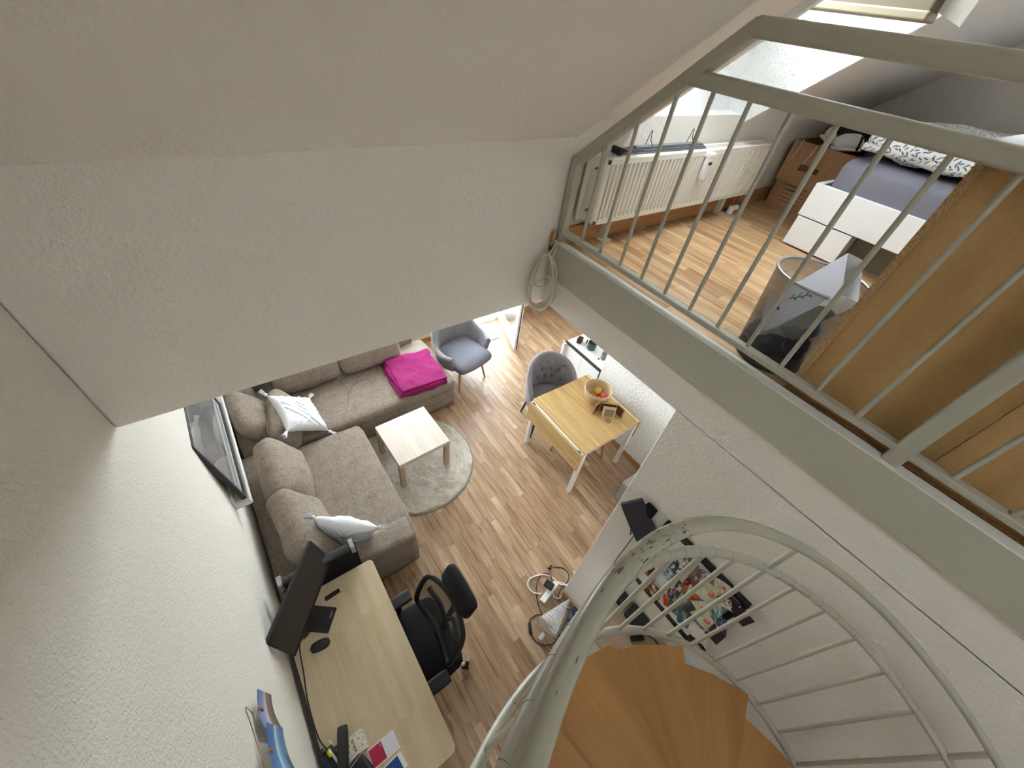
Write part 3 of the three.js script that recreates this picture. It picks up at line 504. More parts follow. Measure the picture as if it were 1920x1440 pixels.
// ------------------------------------------------------------------ dining table and what lies on it
{ const t = thing('dining_table', 'drop-leaf dining table with oak top and white metal legs', 'table', [2.535, 0, -1.59]);
  const w = 0.395;
  mesh('tabletop', box(-w, w, 0.718, 0.74, -0.41, 0.41, 0.003), M.oakTable, t, 'z');
  mesh('drop_leaf', box(-w - 0.045, -w - 0.025, 0.475, 0.722, -0.41, 0.41, 0.003), M.oakTable, t, 'z');
  mesh('drop_leaf', box(w + 0.025, w + 0.045, 0.475, 0.722, -0.41, 0.41, 0.003), M.oakTable, t, 'z');
  mesh('hinge_rail', box(-w - 0.022, -w - 0.002, 0.7, 0.728, -0.40, 0.40, 0.002), M.white, t, 'z'); mesh('hinge_rail', box(w + 0.002, w + 0.022, 0.7, 0.728, -0.40, 0.40, 0.002), M.white, t, 'z');
  for (const z of [-0.36, 0.36]) mesh('hinge', rod(V(-w - 0.022, 0.731, z - 0.02), V(-w - 0.022, 0.731, z + 0.02), 0.006), M.darkPlastic, t);
  mesh('apron', [box(-w + 0.03, w - 0.03, 0.66, 0.716, -0.385, -0.365), box(-w + 0.03, w - 0.03, 0.66, 0.716, 0.372, 0.392), box(-w + 0.005, -w + 0.025, 0.66, 0.716, -0.38, 0.38), box(w - 0.025, w - 0.005, 0.66, 0.716, -0.38, 0.38)], M.white, t);
  for (const [a, b] of [[1, 1], [-1, 1], [1, -1], [-1, -1]]) mesh('leg', box(a * 0.372 - 0.022, a * 0.372 + 0.022, 0, 0.716, b * 0.385 - 0.022, b * 0.385 + 0.022, 0.006), M.white, t);
}
{ const t = thing('fruit_bowl', 'round pale wooden bowl holding fruit on the dining table', 'bowl', [2.74, 0.74, -1.665]); t.scale.setScalar(1.38);
  mesh('bowl_body', lathe([[0.001, 0.0], [0.055, 0.0], [0.075, 0.012], [0.098, 0.05], [0.108, 0.095], [0.11, 0.118], [0.106, 0.121], [0.101, 0.117], [0.098, 0.092], [0.088, 0.05], [0.066, 0.02], [0.001, 0.012]], 48), mat(0xffffff, 0.5, { map: inMetres(woodTex(0xdcc2a0, 0xc39f78, { fy: 8, s: 81 }), 0.5, 0.15) }), t);
  const fruit = (name, label, g, col, p, rot = [0, 0, 0]) => { const f = thing(name, label, 'fruit', [2.74 + p[0] * 1.38, 0.74 + p[1] * 1.3, -1.665 + p[2] * 1.38]); f.rotation.set(...rot); f.scale.setScalar(1.3); mesh('skin', g, mat(col, 0.45, { bumpMap: inMetres(fineBump, 0.1), bumpScale: 0.0006 }), f); mesh('stalk', rod(V(0, 0.028, 0), V(0.004, 0.045, 0.002), 0.0016, 6), M.legWood, f); };
  const pear = (s) => lathe([[0.001, -0.036], [0.018, -0.034], [0.031, -0.02], [0.034, -0.002], [0.028, 0.018], [0.018, 0.034], [0.012, 0.042], [0.001, 0.046]].map(([a, b]) => [a * s, b * s]), 24);
  const apple = (s) => lathe([[0.001, -0.026], [0.012, -0.03], [0.026, -0.022], [0.034, -0.002], [0.03, 0.02], [0.016, 0.031], [0.006, 0.029], [0.001, 0.025]].map(([a, b]) => [a * s, b * s]), 24);
  fruit('pear', 'yellow pear lying at the right in the wooden bowl', pear(1), 0xc79a2c, [0.03, 0.062, -0.018], [0.3, 0.4, 1.3]);
  fruit('pear', 'greenish brown pear at the left edge in the wooden bowl', pear(0.95), 0x9a7a22, [-0.045, 0.058, 0.0], [0.5, 2.4, 1.2]);
  fruit('apple', 'small pink apple at the front of the wooden bowl', apple(0.85), 0xe0526e, [0.032, 0.062, 0.045]);
  fruit('apple', 'russet brown apple at the front of the wooden bowl', apple(0.82), 0xa9662f, [-0.022, 0.056, 0.05], [0.2, 0, 0.2]);
  fruit('plum', 'dark plum deep in the middle of the wooden bowl', apple(0.6), 0x3a2016, [-0.005, 0.04, 0.01]);
}
{ // little wooden picture stand: three hinged panels standing zigzag
  const t = thing('folding_frame', 'small folding photo stand of dark wood panels on the dining table', 'frame', [2.69, 0.74, -1.435], R(-40)); t.scale.setScalar(1.22);
  const dark = mat(0x4f3325, 0.6);
  const panel = (x, z, a, w, m) => { const g = [cbox(w, 0.10, 0.008, 0.002)], f = [cbox(w + 0.008, 0.006, 0.012), cbox(w + 0.008, 0.006, 0.012).translate(0, 0, 0)]; f[0].translate(0, 0.05, 0); f[1].translate(0, -0.05, 0); const side = [cbox(0.006, 0.106, 0.012).translate(-w / 2, 0, 0), cbox(0.006, 0.106, 0.012).translate(w / 2, 0, 0)]; const p = mesh('panel', g.map((q) => q.rotateY(a).translate(x, 0.054, z)), m, t); mesh('edging', [...f, ...side].map((q) => q.rotateY(a).translate(x, 0.054, z)), M.legWood, t); return p; };
  panel(-0.1, -0.015, R(50), 0.08, dark); panel(0, -0.035, 0, 0.14, dark); panel(0.1, -0.015, R(-50), 0.08, dark);
  const c = thing('photo_card', 'beige photo card leaning on the little folding stand', 'card', [2.68, 0.806, -1.415], R(-40)); c.scale.setScalar(1.2); c.rotation.order = 'YXZ'; c.rotation.x = R(-18);
  mesh('card_body', cbox(0.115, 0.105, 0.006, 0.002), mat(0xc9b79a, 0.6), c); mesh('print', cbox(0.078, 0.07, 0.002).translate(0.004, -0.008, 0.004), mat(0x8d7458, 0.6), c);
  setLabel(mesh('coaster', lathe([[0.001, 0], [0.03, 0], [0.031, 0.003], [0.03, 0.005], [0.001, 0.005]], 32).translate(2.645, 0.742, -1.36), mat(0x8b7a63, 0.7)), 'small round taupe disc in front of the photo card on the table', 'coaster');
}
// ------------------------------------------------------------------ sideboard in the niche
{ const t = thing('sideboard', 'white sideboard with dark edges in the niche behind the dining table', 'sideboard', [3.3, 0, -2.26]);
  const x0 = -0.185, x1 = 0.185, z0 = -0.325, z1 = 0.32;
  mesh('carcass', [box(x0 + 0.02, x1, 0.06, 0.74, z0 + 0.018, z1 - 0.018)], M.whiteMatte, t);
  mesh('dark_edging', [box(x0 - 0.006, x0 + 0.02, 0.73, 0.7585, z0, z1, 0.002), box(x0 - 0.006, x0 + 0.02, 0.05, 0.755, z1 - 0.026, z1, 0.002), box(x0 + 0.004, x0 + 0.02, 0.05, 0.755, z0, z0 + 0.012, 0.002)], mat(0x37342c, 0.6), t);
  mesh('top_panel', box(x0 + 0.02, x1, 0.74, 0.757, z0, z1, 0.001), M.white, t);
  mesh('door', box(x0, x0 + 0.018, 0.07, 0.73, z0 + 0.02, -0.004, 0.002), M.white, t); mesh('door', box(x0, x0 + 0.018, 0.07, 0.73, 0.0, z1 - 0.022, 0.002), M.white, t);
  mesh('open_drawer', box(x0 - 0.05, x0 + 0.02, 0.45, 0.74, z0 + 0.0, z0 + 0.03, 0.004), M.white, t);
  for (const [a, b] of [[x0 + 0.03, z0 + 0.04], [x0 + 0.03, z1 - 0.04], [x1 - 0.03, z0 + 0.04], [x1 - 0.03, z1 - 0.04]]) mesh('foot', rod(V(a, 0, b), V(a, 0.062, b), 0.016), M.darkPlastic, t);
  const Y = 0.757;
  const bx = thing('black_box', 'small black box at the far end of the white sideboard', 'box', [3.25, Y, -2.48], R(20)); mesh('box_body', cbox(0.075, 0.065, 0.055, 0.006).translate(0, 0.0325, 0), M.black, bx); mesh('lid', cbox(0.079, 0.012, 0.059, 0.004).translate(0, 0.066, 0), M.darkPlastic, bx);
  const pot = thing('dark_pot', 'dark teal round pot in the middle of the white sideboard', 'pot', [3.29, Y, -2.31]); mesh('pot_body', lathe([[0.001, 0], [0.04, 0], [0.05, 0.01], [0.055, 0.06], [0.054, 0.105], [0.05, 0.108], [0.048, 0.1], [0.047, 0.02], [0.001, 0.014]], 30), mat(0x24404a, 0.5), pot); mesh('content', lathe([[0.001, 0.085], [0.048, 0.085]], 24), mat(0x1a2629, 0.9), pot);
  const rem = setLabel(mesh('lighter', cbox(0.02, 0.06, 0.012, 0.003).rotateY(0.4).translate(3.32, Y + 0.03, -2.42), M.black), 'tiny black upright lighter between the box and the teal pot', 'lighter');
  const jar = thing('grey_jar', 'grey glass jar near the wall end of the white sideboard', 'jar', [3.3, Y, -2.1]); mesh('jar_body', lathe([[0.001, 0], [0.034, 0], [0.036, 0.01], [0.036, 0.08], [0.03, 0.085], [0.001, 0.085]], 26), mat(0x7c7c84, 0.3), jar); mesh('lid', lathe([[0.001, 0.1], [0.032, 0.1], [0.034, 0.086], [0.001, 0.086]], 24), mat(0x5d5b60, 0.5), jar);
  setLabel(mesh('dark_bead', new THREE.SphereGeometry(0.01, 10, 8).translate(3.24, Y + 0.0095, -2.12), M.black), 'tiny dark knob lying on the white sideboard', 'bead');
  setLabel(mesh('white_dish', lathe([[0.001, 0], [0.03, 0], [0.038, 0.014], [0.036, 0.016], [0.028, 0.005], [0.001, 0.004]], 28).translate(3.22, Y, -2.01), M.white), 'little white dish at the near corner of the sideboard', 'dish');
}
// things near the balcony door
setLabel(mesh('doormat', box(2.5, 3.0, 0.001, 0.012, -4.18, -3.78, 0.004), mat(0x9eb0bb, 0.95, { bumpMap: inMetres(weaveBump, 0.1), bumpScale: 0.003 })), 'pale blue-grey mat on the floor inside the balcony door', 'mat');
{ const t = thing('pouf', 'beige rounded pouf beside the balcony door', 'pouf', [2.55, 0, -3.86]); mesh('cover', lathe([[0.001, 0], [0.16, 0], [0.2, 0.03], [0.225, 0.13], [0.2, 0.24], [0.15, 0.275], [0.001, 0.28]], 36), mat(0xd9c3a0, 0.95, { bumpMap: inMetres(weaveBump, 0.1), bumpScale: 0.004 }), t); mesh('seam', new THREE.TorusGeometry(0.224, 0.004, 6, 48).rotateX(PI / 2).translate(0, 0.13, 0), mat(0xc4ac88, 0.95), t); }
{ const t = thing('storage_box', 'light grey fabric storage box at the wall corner past the dining table', 'box', [2.77, 0, -0.68]); mesh('box_body', box(-0.22, 0.22, 0, 0.3, -0.2, 0.2, 0.012), mat(0xa4a4a6, 0.9, { bumpMap: inMetres(weaveBump, 0.12), bumpScale: 0.002 }), t); mesh('lid', box(-0.225, 0.225, 0.27, 0.315, -0.205, 0.205, 0.012), mat(0xb5b5b6, 0.9), t); mesh('handle', beamBox(V(-0.225, 0.17, -0.05), V(-0.225, 0.17, 0.05), 0.006, 0.025), mat(0x8a8a8c, 0.9), t); }
// ------------------------------------------------------------------ desk
{ const t = thing('desk', 'long desk with pale wood top against the left wall', 'desk', [0, 0, 0]);
  const top = (pts, holes) => { let g = extrude(pts, 0.022, 0.0015, holes); g.rotateX(PI / 2); g.translate(0, 0.7385, 0); return boxUV(g, 'z', [rr(0, 3), rr(0, 3)]); };
  const x0 = -0.487, x1 = 0.115, arc = (cx, cz, r, a0) => Array.from({ length: 7 }, (_, i) => [cx + r * Math.cos(R(a0 + 15 * i)), cz + r * Math.sin(R(a0 + 15 * i))]);
  // shape y = +z of the room after the turn
  mesh('desktop_panel', keep(top([[x0, -0.9985], [x0, -1.3], [x0, -1.32], ...arc(x1 - 0.03, -1.29, 0.03, 270), [x1, -0.9985]], [[[-0.375, -1.2], [-0.37, -1.09], [-0.39, -1.07], [-0.45, -1.065], [-0.46, -1.19]].reverse()])), M.oakDesk, t);
  mesh('desktop_panel', keep(top([[x0, -0.9972], [x1, -0.9972], [x1, -0.3705], [x0, -0.3705]])), M.oakDesk, t);
  mesh('desktop_panel', keep(top([[x0, -0.369], [x1, -0.369], ...arc(x1 - 0.035, -0.11, 0.035, 0), [x0, -0.075]])), M.oakDesk, t);
  mesh('back_rail', box(-0.512, -0.489, 0.70, 0.732, -1.31, -0.42, 0.003), mat(0x3a3936, 0.5), t);
  mesh('frame', [box(-0.35, 0.0, 0.665, 0.71, -1.15, -1.1), box(-0.35, 0.0, 0.665, 0.71, -0.28, -0.23), box(-0.2, -0.14, 0.665, 0.71, -1.15, -0.23)], M.darkPlastic, t);
  for (const z of [-1.12, -0.25]) { mesh('leg', [box(-0.21, -0.13, 0.03, 0.68, z - 0.035, z + 0.035, 0.004)], M.darkPlastic, t); mesh('foot', box(-0.46, 0.09, 0, 0.035, z - 0.04, z + 0.04, 0.006), M.darkPlastic, t); }
}
{ const t = thing('monitor', 'black flat monitor tilted back over the desk, screen facing the chair', 'monitor', [-0.286, 0.90, -1.175]); t.rotation.set(R(-16), R(51.5), 0, 'YXZ');
  mesh('housing', [cbox(0.558, 0.275, 0.024, 0.005).translate(0, 0.1375, -0.008), softBox(0.34, 0.2, 0.03, 0.014, { n: 8 }).translate(0, 0.13, -0.03)], M.darkPlastic, t);
  mesh('screen', cbox(0.545, 0.252, 0.003).translate(0, 0.143, 0.004), mat(0x2a2523, 0.45), t);
  mesh('bezel', [cbox(0.558, 0.014, 0.006).translate(0, 0.007, 0.004)], M.black, t);
  const b = thing('monitor_stand', 'black monitor stand with flat square foot on the desk', 'stand', [-0.31, 0.7395, -1.135], R(51.5));
  mesh('foot', [cbox(0.15, 0.012, 0.17, 0.004).translate(0, 0.006, 0.01)], M.black, b);
  mesh('neck', [beamBox(V(0, 0.01, -0.05), V(0, 0.24, -0.085), 0.06, 0.022)], M.black, b);
  mesh('logo', keep(new THREE.PlaneGeometry(0.05, 0.014).rotateX(-PI / 2).rotateZ(0).translate(0.03, 0.0135, 0.075)), printed(128, 36, (x, w, h) => { x.fillStyle = '#151517'; x.fillRect(0, 0, w, h); x.fillStyle = '#e8e8e8'; x.font = 'bold 30px sans-serif'; x.textAlign = 'center'; x.fillText('Lenovo', w / 2, 28); }), b);
}
{ const t = thing('roller_panel', 'black fabric panel on a tube with silver end brackets at the far desk end', 'panel', [0, 0, -1.375]);
  mesh('fabric', box(-0.43, 0.05, 0.12, 0.955, -0.008, 0.008, 0.003), M.blackMatte, t);
  mesh('tube', rod(V(-0.40, 0.965, 0), V(0.02, 0.965, 0), 0.026, 20), mat(0x3b3c40, 0.3), t);
  mesh('base_bar', box(-0.44, 0.06, 0.0, 0.13, -0.05, 0.05, 0.01), M.darkPlastic, t);
  for (const x of [-0.415, 0.03]) { const m = mesh('end_bracket', extrude(roundRect(0.07, 0.085, 0.012), 0.022, 0.002, [roundRect(0.036, 0.04, 0.006).map(([a, c]) => [a, c - 0.008]).reverse()]).rotateY(PI / 2).translate(x - 0.011, 0.96, 0), M.silver, t); mesh('screw', rod(V(x - 0.014, 0.988, 0.014), V(x + 0.016, 0.988, 0.014), 0.005), M.black, m); }
}
{ const t = thing('mouse', 'black computer mouse on the desk', 'mouse', [-0.342, 0.741, -0.981], R(-6));
  const g = new THREE.SphereGeometry(1, 28, 16); const p = g.attributes.position; for (let i = 0; i < p.count; i++) { const x = p.getX(i), y = p.getY(i), z = p.getZ(i); p.setXYZ(i, 0.057 * Math.sign(x) * Math.pow(Math.abs(x), 0.75), Math.max(0, 0.034 * y * (1 - 0.18 * x)), 0.032 * Math.sign(z) * Math.pow(Math.abs(z), 0.75)); } g.computeVertexNormals();
  mesh('mouse_body', g, M.black, t); mesh('wheel', rod(V(0.028, 0.029, -0.003), V(0.028, 0.029, 0.003), 0.007, 12), mat(0x66666a, 0.4), t);
}
{ const t = thing('pen_case', 'slim black case with a pale lip near the far end of the desk', 'case', [-0.178, 0.74, -1.228], R(4)); mesh('case_body', cbox(0.1, 0.016, 0.028, 0.006).translate(-0.01, 0.008, 0), M.black, t); mesh('lip', cbox(0.022, 0.01, 0.036, 0.003).translate(0.048, 0.005, 0), M.oakDesk, t); }
setLabel(mesh('monitor_cable', tube([[-0.43, 0.744, -1.085], [-0.448, 0.744, -1.035], [-0.463, 0.744, -0.9], [-0.481, 0.744, -0.761], [-0.484, 0.744, -0.6], [-0.472, 0.744, -0.514], [-0.448, 0.744, -0.471], [-0.41, 0.744, -0.466], [-0.38, 0.744, -0.5]], 0.0036, 110, 7), M.cableBlack), 'dark cable running along the wall side of the desk top', 'cable');
setLabel(mesh('cable_tag', cbox(0.012, 0.001, 0.04).rotateY(0.2).translate(-0.432, 0.7495, -0.492), printed(32, 96, (x, w, h) => { x.fillStyle = '#e9e4d2'; x.fillRect(0, 0, w, h); x.fillStyle = '#333'; for (let i = 12; i < 84; i += 7) x.fillRect(8, i, 14, 3); })), 'small white paper tag hanging from the desk cable', 'tag');
{ const t = thing('glasses_case', 'long black case standing out over the cards on the desk', 'case', [-0.384, 0.74, -0.435], R(-17)); mesh('case_body', softBox(0.056, 0.055, 0.19, 0.012, { n: 8 }).translate(0, 0.03, 0), mat(0x232321, 0.35), t); mesh('clasp', cbox(0.04, 0.006, 0.004, 0.001).translate(0, 0.05, -0.084), M.silver, t); }
{ const t = thing('black_pouch', 'short rounded black case beside the long black case on the desk', 'case', [-0.335, 0.74, -0.30], R(20)); mesh('case_body', softBox(0.09, 0.05, 0.12, 0.022, { n: 10 }).translate(0, 0.026, 0), mat(0x1d1d20, 0.3), t); mesh('zip', cbox(0.07, 0.003, 0.004).translate(0, 0.05, -0.045), M.silver, t); }
{ const t = thing('pen_tray', 'dark clip tray with pens and a yellow cap at the wall end of the desk', 'tray', [-0.455, 0.74, -0.42], R(10)); mesh('tray_body', [cbox(0.075, 0.03, 0.12, 0.006).translate(0, 0.015, 0)], mat(0x20242c, 0.5), t);
  mesh('yellow_cap', rod(V(0.012, 0.035, -0.04), V(0.016, 0.055, -0.015), 0.011, 12, 0.008), mat(0xd9d21e, 0.5), t); mesh('clip', rod(V(-0.01, 0.035, -0.07), V(-0.005, 0.05, -0.045), 0.011, 12), M.black, t);
  for (const [x, c] of [[0.03, 0x3c4a46], [0.018, 0xe8e8e8], [-0.02, 0x1b2440]]) mesh('pen', rod(V(x, 0.036, -0.05), V(x + 0.012, 0.038, 0.06), 0.006, 8), mat(c, 0.4), t); }
function deskCard(name, label, cat, w, h, pos, turn, draw, cw = 256, ch = 256, t = 0.0015) { const o = thing(name, label, cat, pos, turn); mesh('card_body', cbox(w, t, h), mat(0xece8de, 0.7), o); mesh('print', keep(new THREE.PlaneGeometry(w * 0.99, h * 0.99).rotateX(-PI / 2).translate(0, t / 2 + 0.0004, 0)), printed(cw, ch, draw), o); return o; }
deskCard('patterned_card', 'cream card printed with little signs and the word BERLIN', 'card', 0.105, 0.1, [-0.327, 0.7415, -0.413], 0.02, (x, w, h) => {
  x.fillStyle = '#e9e3d0'; x.fillRect(0, 0, w, h); seed = 17; const cs = ['#2c2a26', '#8d2e2a', '#5c6b5a', '#7d7466', '#3a3a44'];
  for (let i = 0; i < 90; i++) { x.fillStyle = cs[Math.floor(rr(0, 5))]; const a = rr(0, w), b = rr(0, h); if (Math.abs(a - w * 0.42) < 30 && b > 35 && b < 225) continue; x.fillRect(a, b, rr(4, 16), rr(3, 9)); }
  x.save(); x.translate(w * 0.42, h * 0.5); x.rotate(-PI / 2 - 0.05); x.fillStyle = '#1d1b18'; x.font = 'bold 46px sans-serif'; x.textAlign = 'center'; x.fillText('BERLIN', 0, 12); x.restore(); }, 256, 256, 0.004);
deskCard('red_card', 'white card with a crimson square lying on the desk', 'card', 0.15, 0.096, [-0.212, 0.7415, -0.308], 0.03, (x, w, h) => { x.fillStyle = '#dcdbe6'; x.fillRect(0, 0, w, h); x.fillStyle = '#b51f45'; x.fillRect(8, 12, w * 0.48, h - 24); x.fillStyle = '#f3e8ea'; for (let i = 0; i < 5; i++) x.fillRect(w * 0.44, 20 + i * 7, 5, 5); x.fillStyle = '#777788'; x.fillRect(w * 0.6, h * 0.72, 8, 6); }, 300, 192);
deskCard('blue_card', 'white card with a blue panel at the bottom edge of the desk', 'card', 0.13, 0.08, [-0.2, 0.7455, -0.205], 0.12, (x, w, h) => { x.fillStyle = '#e8e8e2'; x.fillRect(0, 0, w, h); x.fillStyle = '#1f3f92'; x.fillRect(14, 14, w - 60, h - 28); x.fillStyle = '#7fa0c8'; x.fillRect(60, 60, 70, 40); }, 260, 160);
// ------------------------------------------------------------------ office chair, facing the desk (-x)
{ const t = thing('office_chair', 'black office chair with mesh back and padded headrest at the desk', 'chair', [0.17, 0, -0.69]);
  mesh('seat', softBox(0.5, 0.09, 0.5, 0.04, { n: 16, bulge: [0.02, 0.015, 0.02] }).translate(-0.03, 0.475, 0), M.blackMatte, t);
  const back = new THREE.Group(); back.name = 'back'; back.position.set(0.15, 0.62, 0); back.rotation.z = R(-16); t.add(back);
  // outline in local y (up) / z (across), bowed along x
  const outline = [[0.0, -0.2], [0.03, -0.228], [0.2, -0.24], [0.35, -0.222], [0.385, -0.195], [0.395, -0.1], [0.395, 0], [0.395, 0.1], [0.385, 0.195], [0.35, 0.222], [0.2, 0.24], [0.03, 0.228], [0.0, 0.2], [-0.012, 0]];
  const bow = (z) => -0.06 * (z / 0.235) ** 2;
  mesh('back_frame', tube(outline.map(([y, z]) => V(bow(z), y, z)), 0.018, 90, 10, true), M.black, back);
  const pos = [], uv = [], idx = [], nz = 20, ny = 16; const half = (y) => y < 0.03 ? 0.2 + 0.028 * y / 0.03 : y < 0.2 ? 0.228 + 0.012 * (y - 0.03) / 0.17 : 0.24 - 0.04 * ((y - 0.2) / 0.19) ** 2;
  for (let j = 0; j <= ny; j++) for (let i = 0; i <= nz; i++) { const y = 0.39 * j / ny, z = half(y) * (-1 + 2 * i / nz); pos.push(bow(z), y, z); uv.push(z, y); }
  for (let j = 0; j < ny; j++) for (let i = 0; i < nz; i++) { const a = j * (nz + 1) + i; idx.push(a, a + 1, a + nz + 1, a + 1, a + nz + 2, a + nz + 1); }
  const g = new THREE.BufferGeometry(); g.setAttribute('position', new THREE.Float32BufferAttribute(pos, 3)); g.setAttribute('uv', new THREE.Float32BufferAttribute(uv, 2)); g.setIndex(idx); g.computeVertexNormals();
  const netA = dataTex(64, 64, (u, v, x, y) => { const k = (x % 16 < 6) || (y % 16 < 6) ? 255 : 0; return [k, k, k]; }, false);
  mesh('mesh_back', keep(g), new THREE.MeshStandardMaterial({ color: 0x2a2a2d, roughness: 0.8, side: THREE.DoubleSide, alphaMap: inMetres(netA, 0.012), transparent: true }), back);
  mesh('lumbar_arm', [tube([[0.03, 0.02, 0.02], [0.02, 0.12, -0.02], [0.0, 0.2, -0.08], [-0.035, 0.24, -0.19]], 0.017, 30, 8), tube([[0.03, 0.02, 0.0], [0.035, 0.14, 0.02], [0.03, 0.2, 0.06], [-0.03, 0.24, 0.19]], 0.017, 30, 8), tube([[0.0, -0.15, 0], [0.04, 0.0, 0], [0.05, 0.2, 0], [0.05, 0.42, 0]], 0.02, 30, 8)], M.black, back);
  const head = mesh('headrest', softBox(0.075, 0.15, 0.31, 0.035, { n: 10, ny: 8, bulge: [0.015, 0, 0] }), M.blackMatte, t); head.position.set(0.3, 1.11, 0.0); head.rotation.z = R(-24);
  mesh('headrest_stem', beamBox(V(0.285, 0.98, 0), V(0.315, 1.1, 0), 0.05, 0.014), M.darkPlastic, t);
  for (const s of [-1, 1]) { mesh('armrest', softBox(0.26, 0.028, 0.085, 0.012, { n: 8 }).translate(-0.05, 0.675, s * 0.28), M.darkPlastic, t); mesh('arm_support', tube([[-0.02, 0.44, s * 0.2], [-0.02, 0.46, s * 0.27], [-0.01, 0.66, s * 0.285]], 0.02, 20, 8), M.black, t); }
  mesh('gas_lift', [rod(V(0, 0.1, 0), V(0, 0.44, 0), 0.025, 16), cbox(0.2, 0.05, 0.2, 0.01).translate(0, 0.42, 0)], M.black, t);
  for (let k = 0; k < 5; k++) { const a = R(39 + 72 * k), c = Math.cos(a), s = Math.sin(a); const m = mesh('base_leg', tube([[0.03 * c, 0.13, 0.03 * s], [0.16 * c, 0.11, 0.16 * s], [0.33 * c, 0.075, 0.33 * s]], 0.019, 16, 10), M.chrome, t);
    mesh('caster', [rod(V(0.34 * c - 0.022 * s, 0.028, 0.34 * s + 0.022 * c), V(0.34 * c - 0.006 * s, 0.028, 0.34 * s + 0.006 * c), 0.028, 16), rod(V(0.34 * c + 0.006 * s, 0.028, 0.34 * s - 0.006 * c), V(0.34 * c + 0.022 * s, 0.028, 0.34 * s - 0.022 * c), 0.028, 16), cbox(0.03, 0.035, 0.03, 0.008).translate(0.335 * c, 0.055, 0.335 * s)], M.black, m); }
}
// ------------------------------------------------------------------ left wall: picture ledge, picture, postcards
{ const t = thing('picture_ledge', 'white narrow picture ledge on the left wall above the sofa', 'shelf', [0, 0, 0]);
  mesh('shelf_board', box(-0.518, -0.415, 1.075, 1.092, -3.3, -1.955, 0.002), M.whiteMatte, t, 'z'); mesh('front_lip', box(-0.427, -0.415, 1.075, 1.118, -3.3, -1.955, 0.002), M.whiteMatte, t, 'z'); mesh('back_board', box(-0.519, -0.505, 1.075, 1.17, -3.3, -1.955, 0.002), M.whiteMatte, t, 'z');
  const p = thing('framed_picture', 'large black-framed monochrome picture leaning on the white ledge', 'picture', [-0.442, 1.095, -2.5]); p.rotation.set(R(-6.5), R(90), 0, 'YXZ');
  const w = 1.0, h = 0.64, b = 0.022, d = 0.03; const fr = mat(0x1b1a1c, 0.4);
  mesh('frame', [box(-w / 2, w / 2, 0, b, -d, 0, 0.002), box(-w / 2, w / 2, h - b, h, -d, 0, 0.002), box(-w / 2, -w / 2 + b, 0, h, -d, 0, 0.002), box(w / 2 - b, w / 2, 0, h, -d, 0, 0.002)], fr, p);
  mesh('print', keep(new THREE.PlaneGeometry(w - 2 * b, h - 2 * b).translate(0, h / 2, -0.012)), printed(512, 320, (x, W, H) => { const gr = x.createLinearGradient(0, 0, 0, H); gr.addColorStop(0, '#5c5b5c'); gr.addColorStop(0.55, '#6e6d6d'); gr.addColorStop(0.7, '#8d8c8b'); gr.addColorStop(1, '#54565a'); x.fillStyle = gr; x.fillRect(0, 0, W, H); seed = 33;
    for (let i = 0; i < 60; i++) { const g = Math.floor(rr(70, 190)); x.strokeStyle = `rgba(${g},${g},${g},0.25)`; x.lineWidth = rr(2, 14); x.beginPath(); const yy = rr(0.1, 0.95) * H, xx = rr(0, W); x.moveTo(xx, yy); x.lineTo(xx + rr(40, 160), yy + rr(-14, 14)); x.stroke(); }
    for (let i = 0; i < 9; i++) { x.fillStyle = 'rgba(205,205,205,0.5)'; x.beginPath(); const cx = rr(0.55, 0.95) * W, cy = rr(0.25, 0.6) * H; for (let k = 0; k < 8; k++) { const a = k / 8 * 6.28; x.lineTo(cx + rr(10, 40) * Math.cos(a), cy + rr(5, 16) * Math.sin(a)); } x.fill(); }
    for (let i = 0; i < 5; i++) { const g = 40 + i * 40; x.fillStyle = `rgb(${g},${g},${g + 4})`; x.fillRect(0, H * (0.78 + 0.04 * i), W, 5); } }), p);
  mesh('passepartout', [box(-w / 2 + b, w / 2 - b, b, b + 0.02, -0.013, -0.0095), box(w / 2 - b - 0.02, w / 2 - b, b, h - b, -0.013, -0.0095), box(-w / 2 + b, w / 2 - b, h - b - 0.02, h - b, -0.013, -0.0095)], M.whiteMatte, p);
  mesh('glazing', box(-w / 2 + b, w / 2 - b, b, h - b, -0.008, -0.006), M.glass, p);
}
function wallCard(label, w, h, pos, rx, bend, draw) { const o = thing('postcard', label, 'postcard', pos); o.rotation.set(0, R(90), rx, 'YXZ'); mesh('print', cardGeo(w, h, 0.001, bend), printed(128, 192, draw, 0.35), o); mesh('reverse', cardBack(w, h, 0.001, bend), M.paper, o); return o; }
wallCard('curled postcard with violet sky over a brown shore, clipped on twine', 0.14, 0.22, [-0.497, 1.545, -0.607], R(4), 0.012, (x, w, h) => { const g = x.createLinearGradient(0, 0, 0, h); g.addColorStop(0, '#6a76b4'); g.addColorStop(0.35, '#8fa0c8'); g.addColorStop(0.5, '#d6dcdc'); g.addColorStop(0.56, '#8d7a78'); g.addColorStop(0.8, '#6b5450'); g.addColorStop(1, '#4c443c'); x.fillStyle = g; x.fillRect(0, 0, w, h); });
wallCard('curled postcard with blue sky over a sea, clipped lowest on twine', 0.16, 0.25, [-0.483, 1.57, -0.455], R(2), 0.012, (x, w, h) => { const g = x.createLinearGradient(0, 0, 0, h); g.addColorStop(0, '#2d66ac'); g.addColorStop(0.36, '#3f7fbf'); g.addColorStop(0.46, '#cfe4e4'); g.addColorStop(0.55, '#7fb0cc'); g.addColorStop(0.75, '#3d74ae'); g.addColorStop(1, '#4f88b8'); x.fillStyle = g; x.fillRect(0, 0, w, h); x.fillStyle = 'rgba(70,58,48,0.85)'; x.fillRect(w * 0.02, h * 0.82, w * 0.35, h * 0.14); x.fillStyle = 'rgba(225,240,240,0.5)'; x.fillRect(w * 0.4, h * 0.45, w * 0.6, 9); });
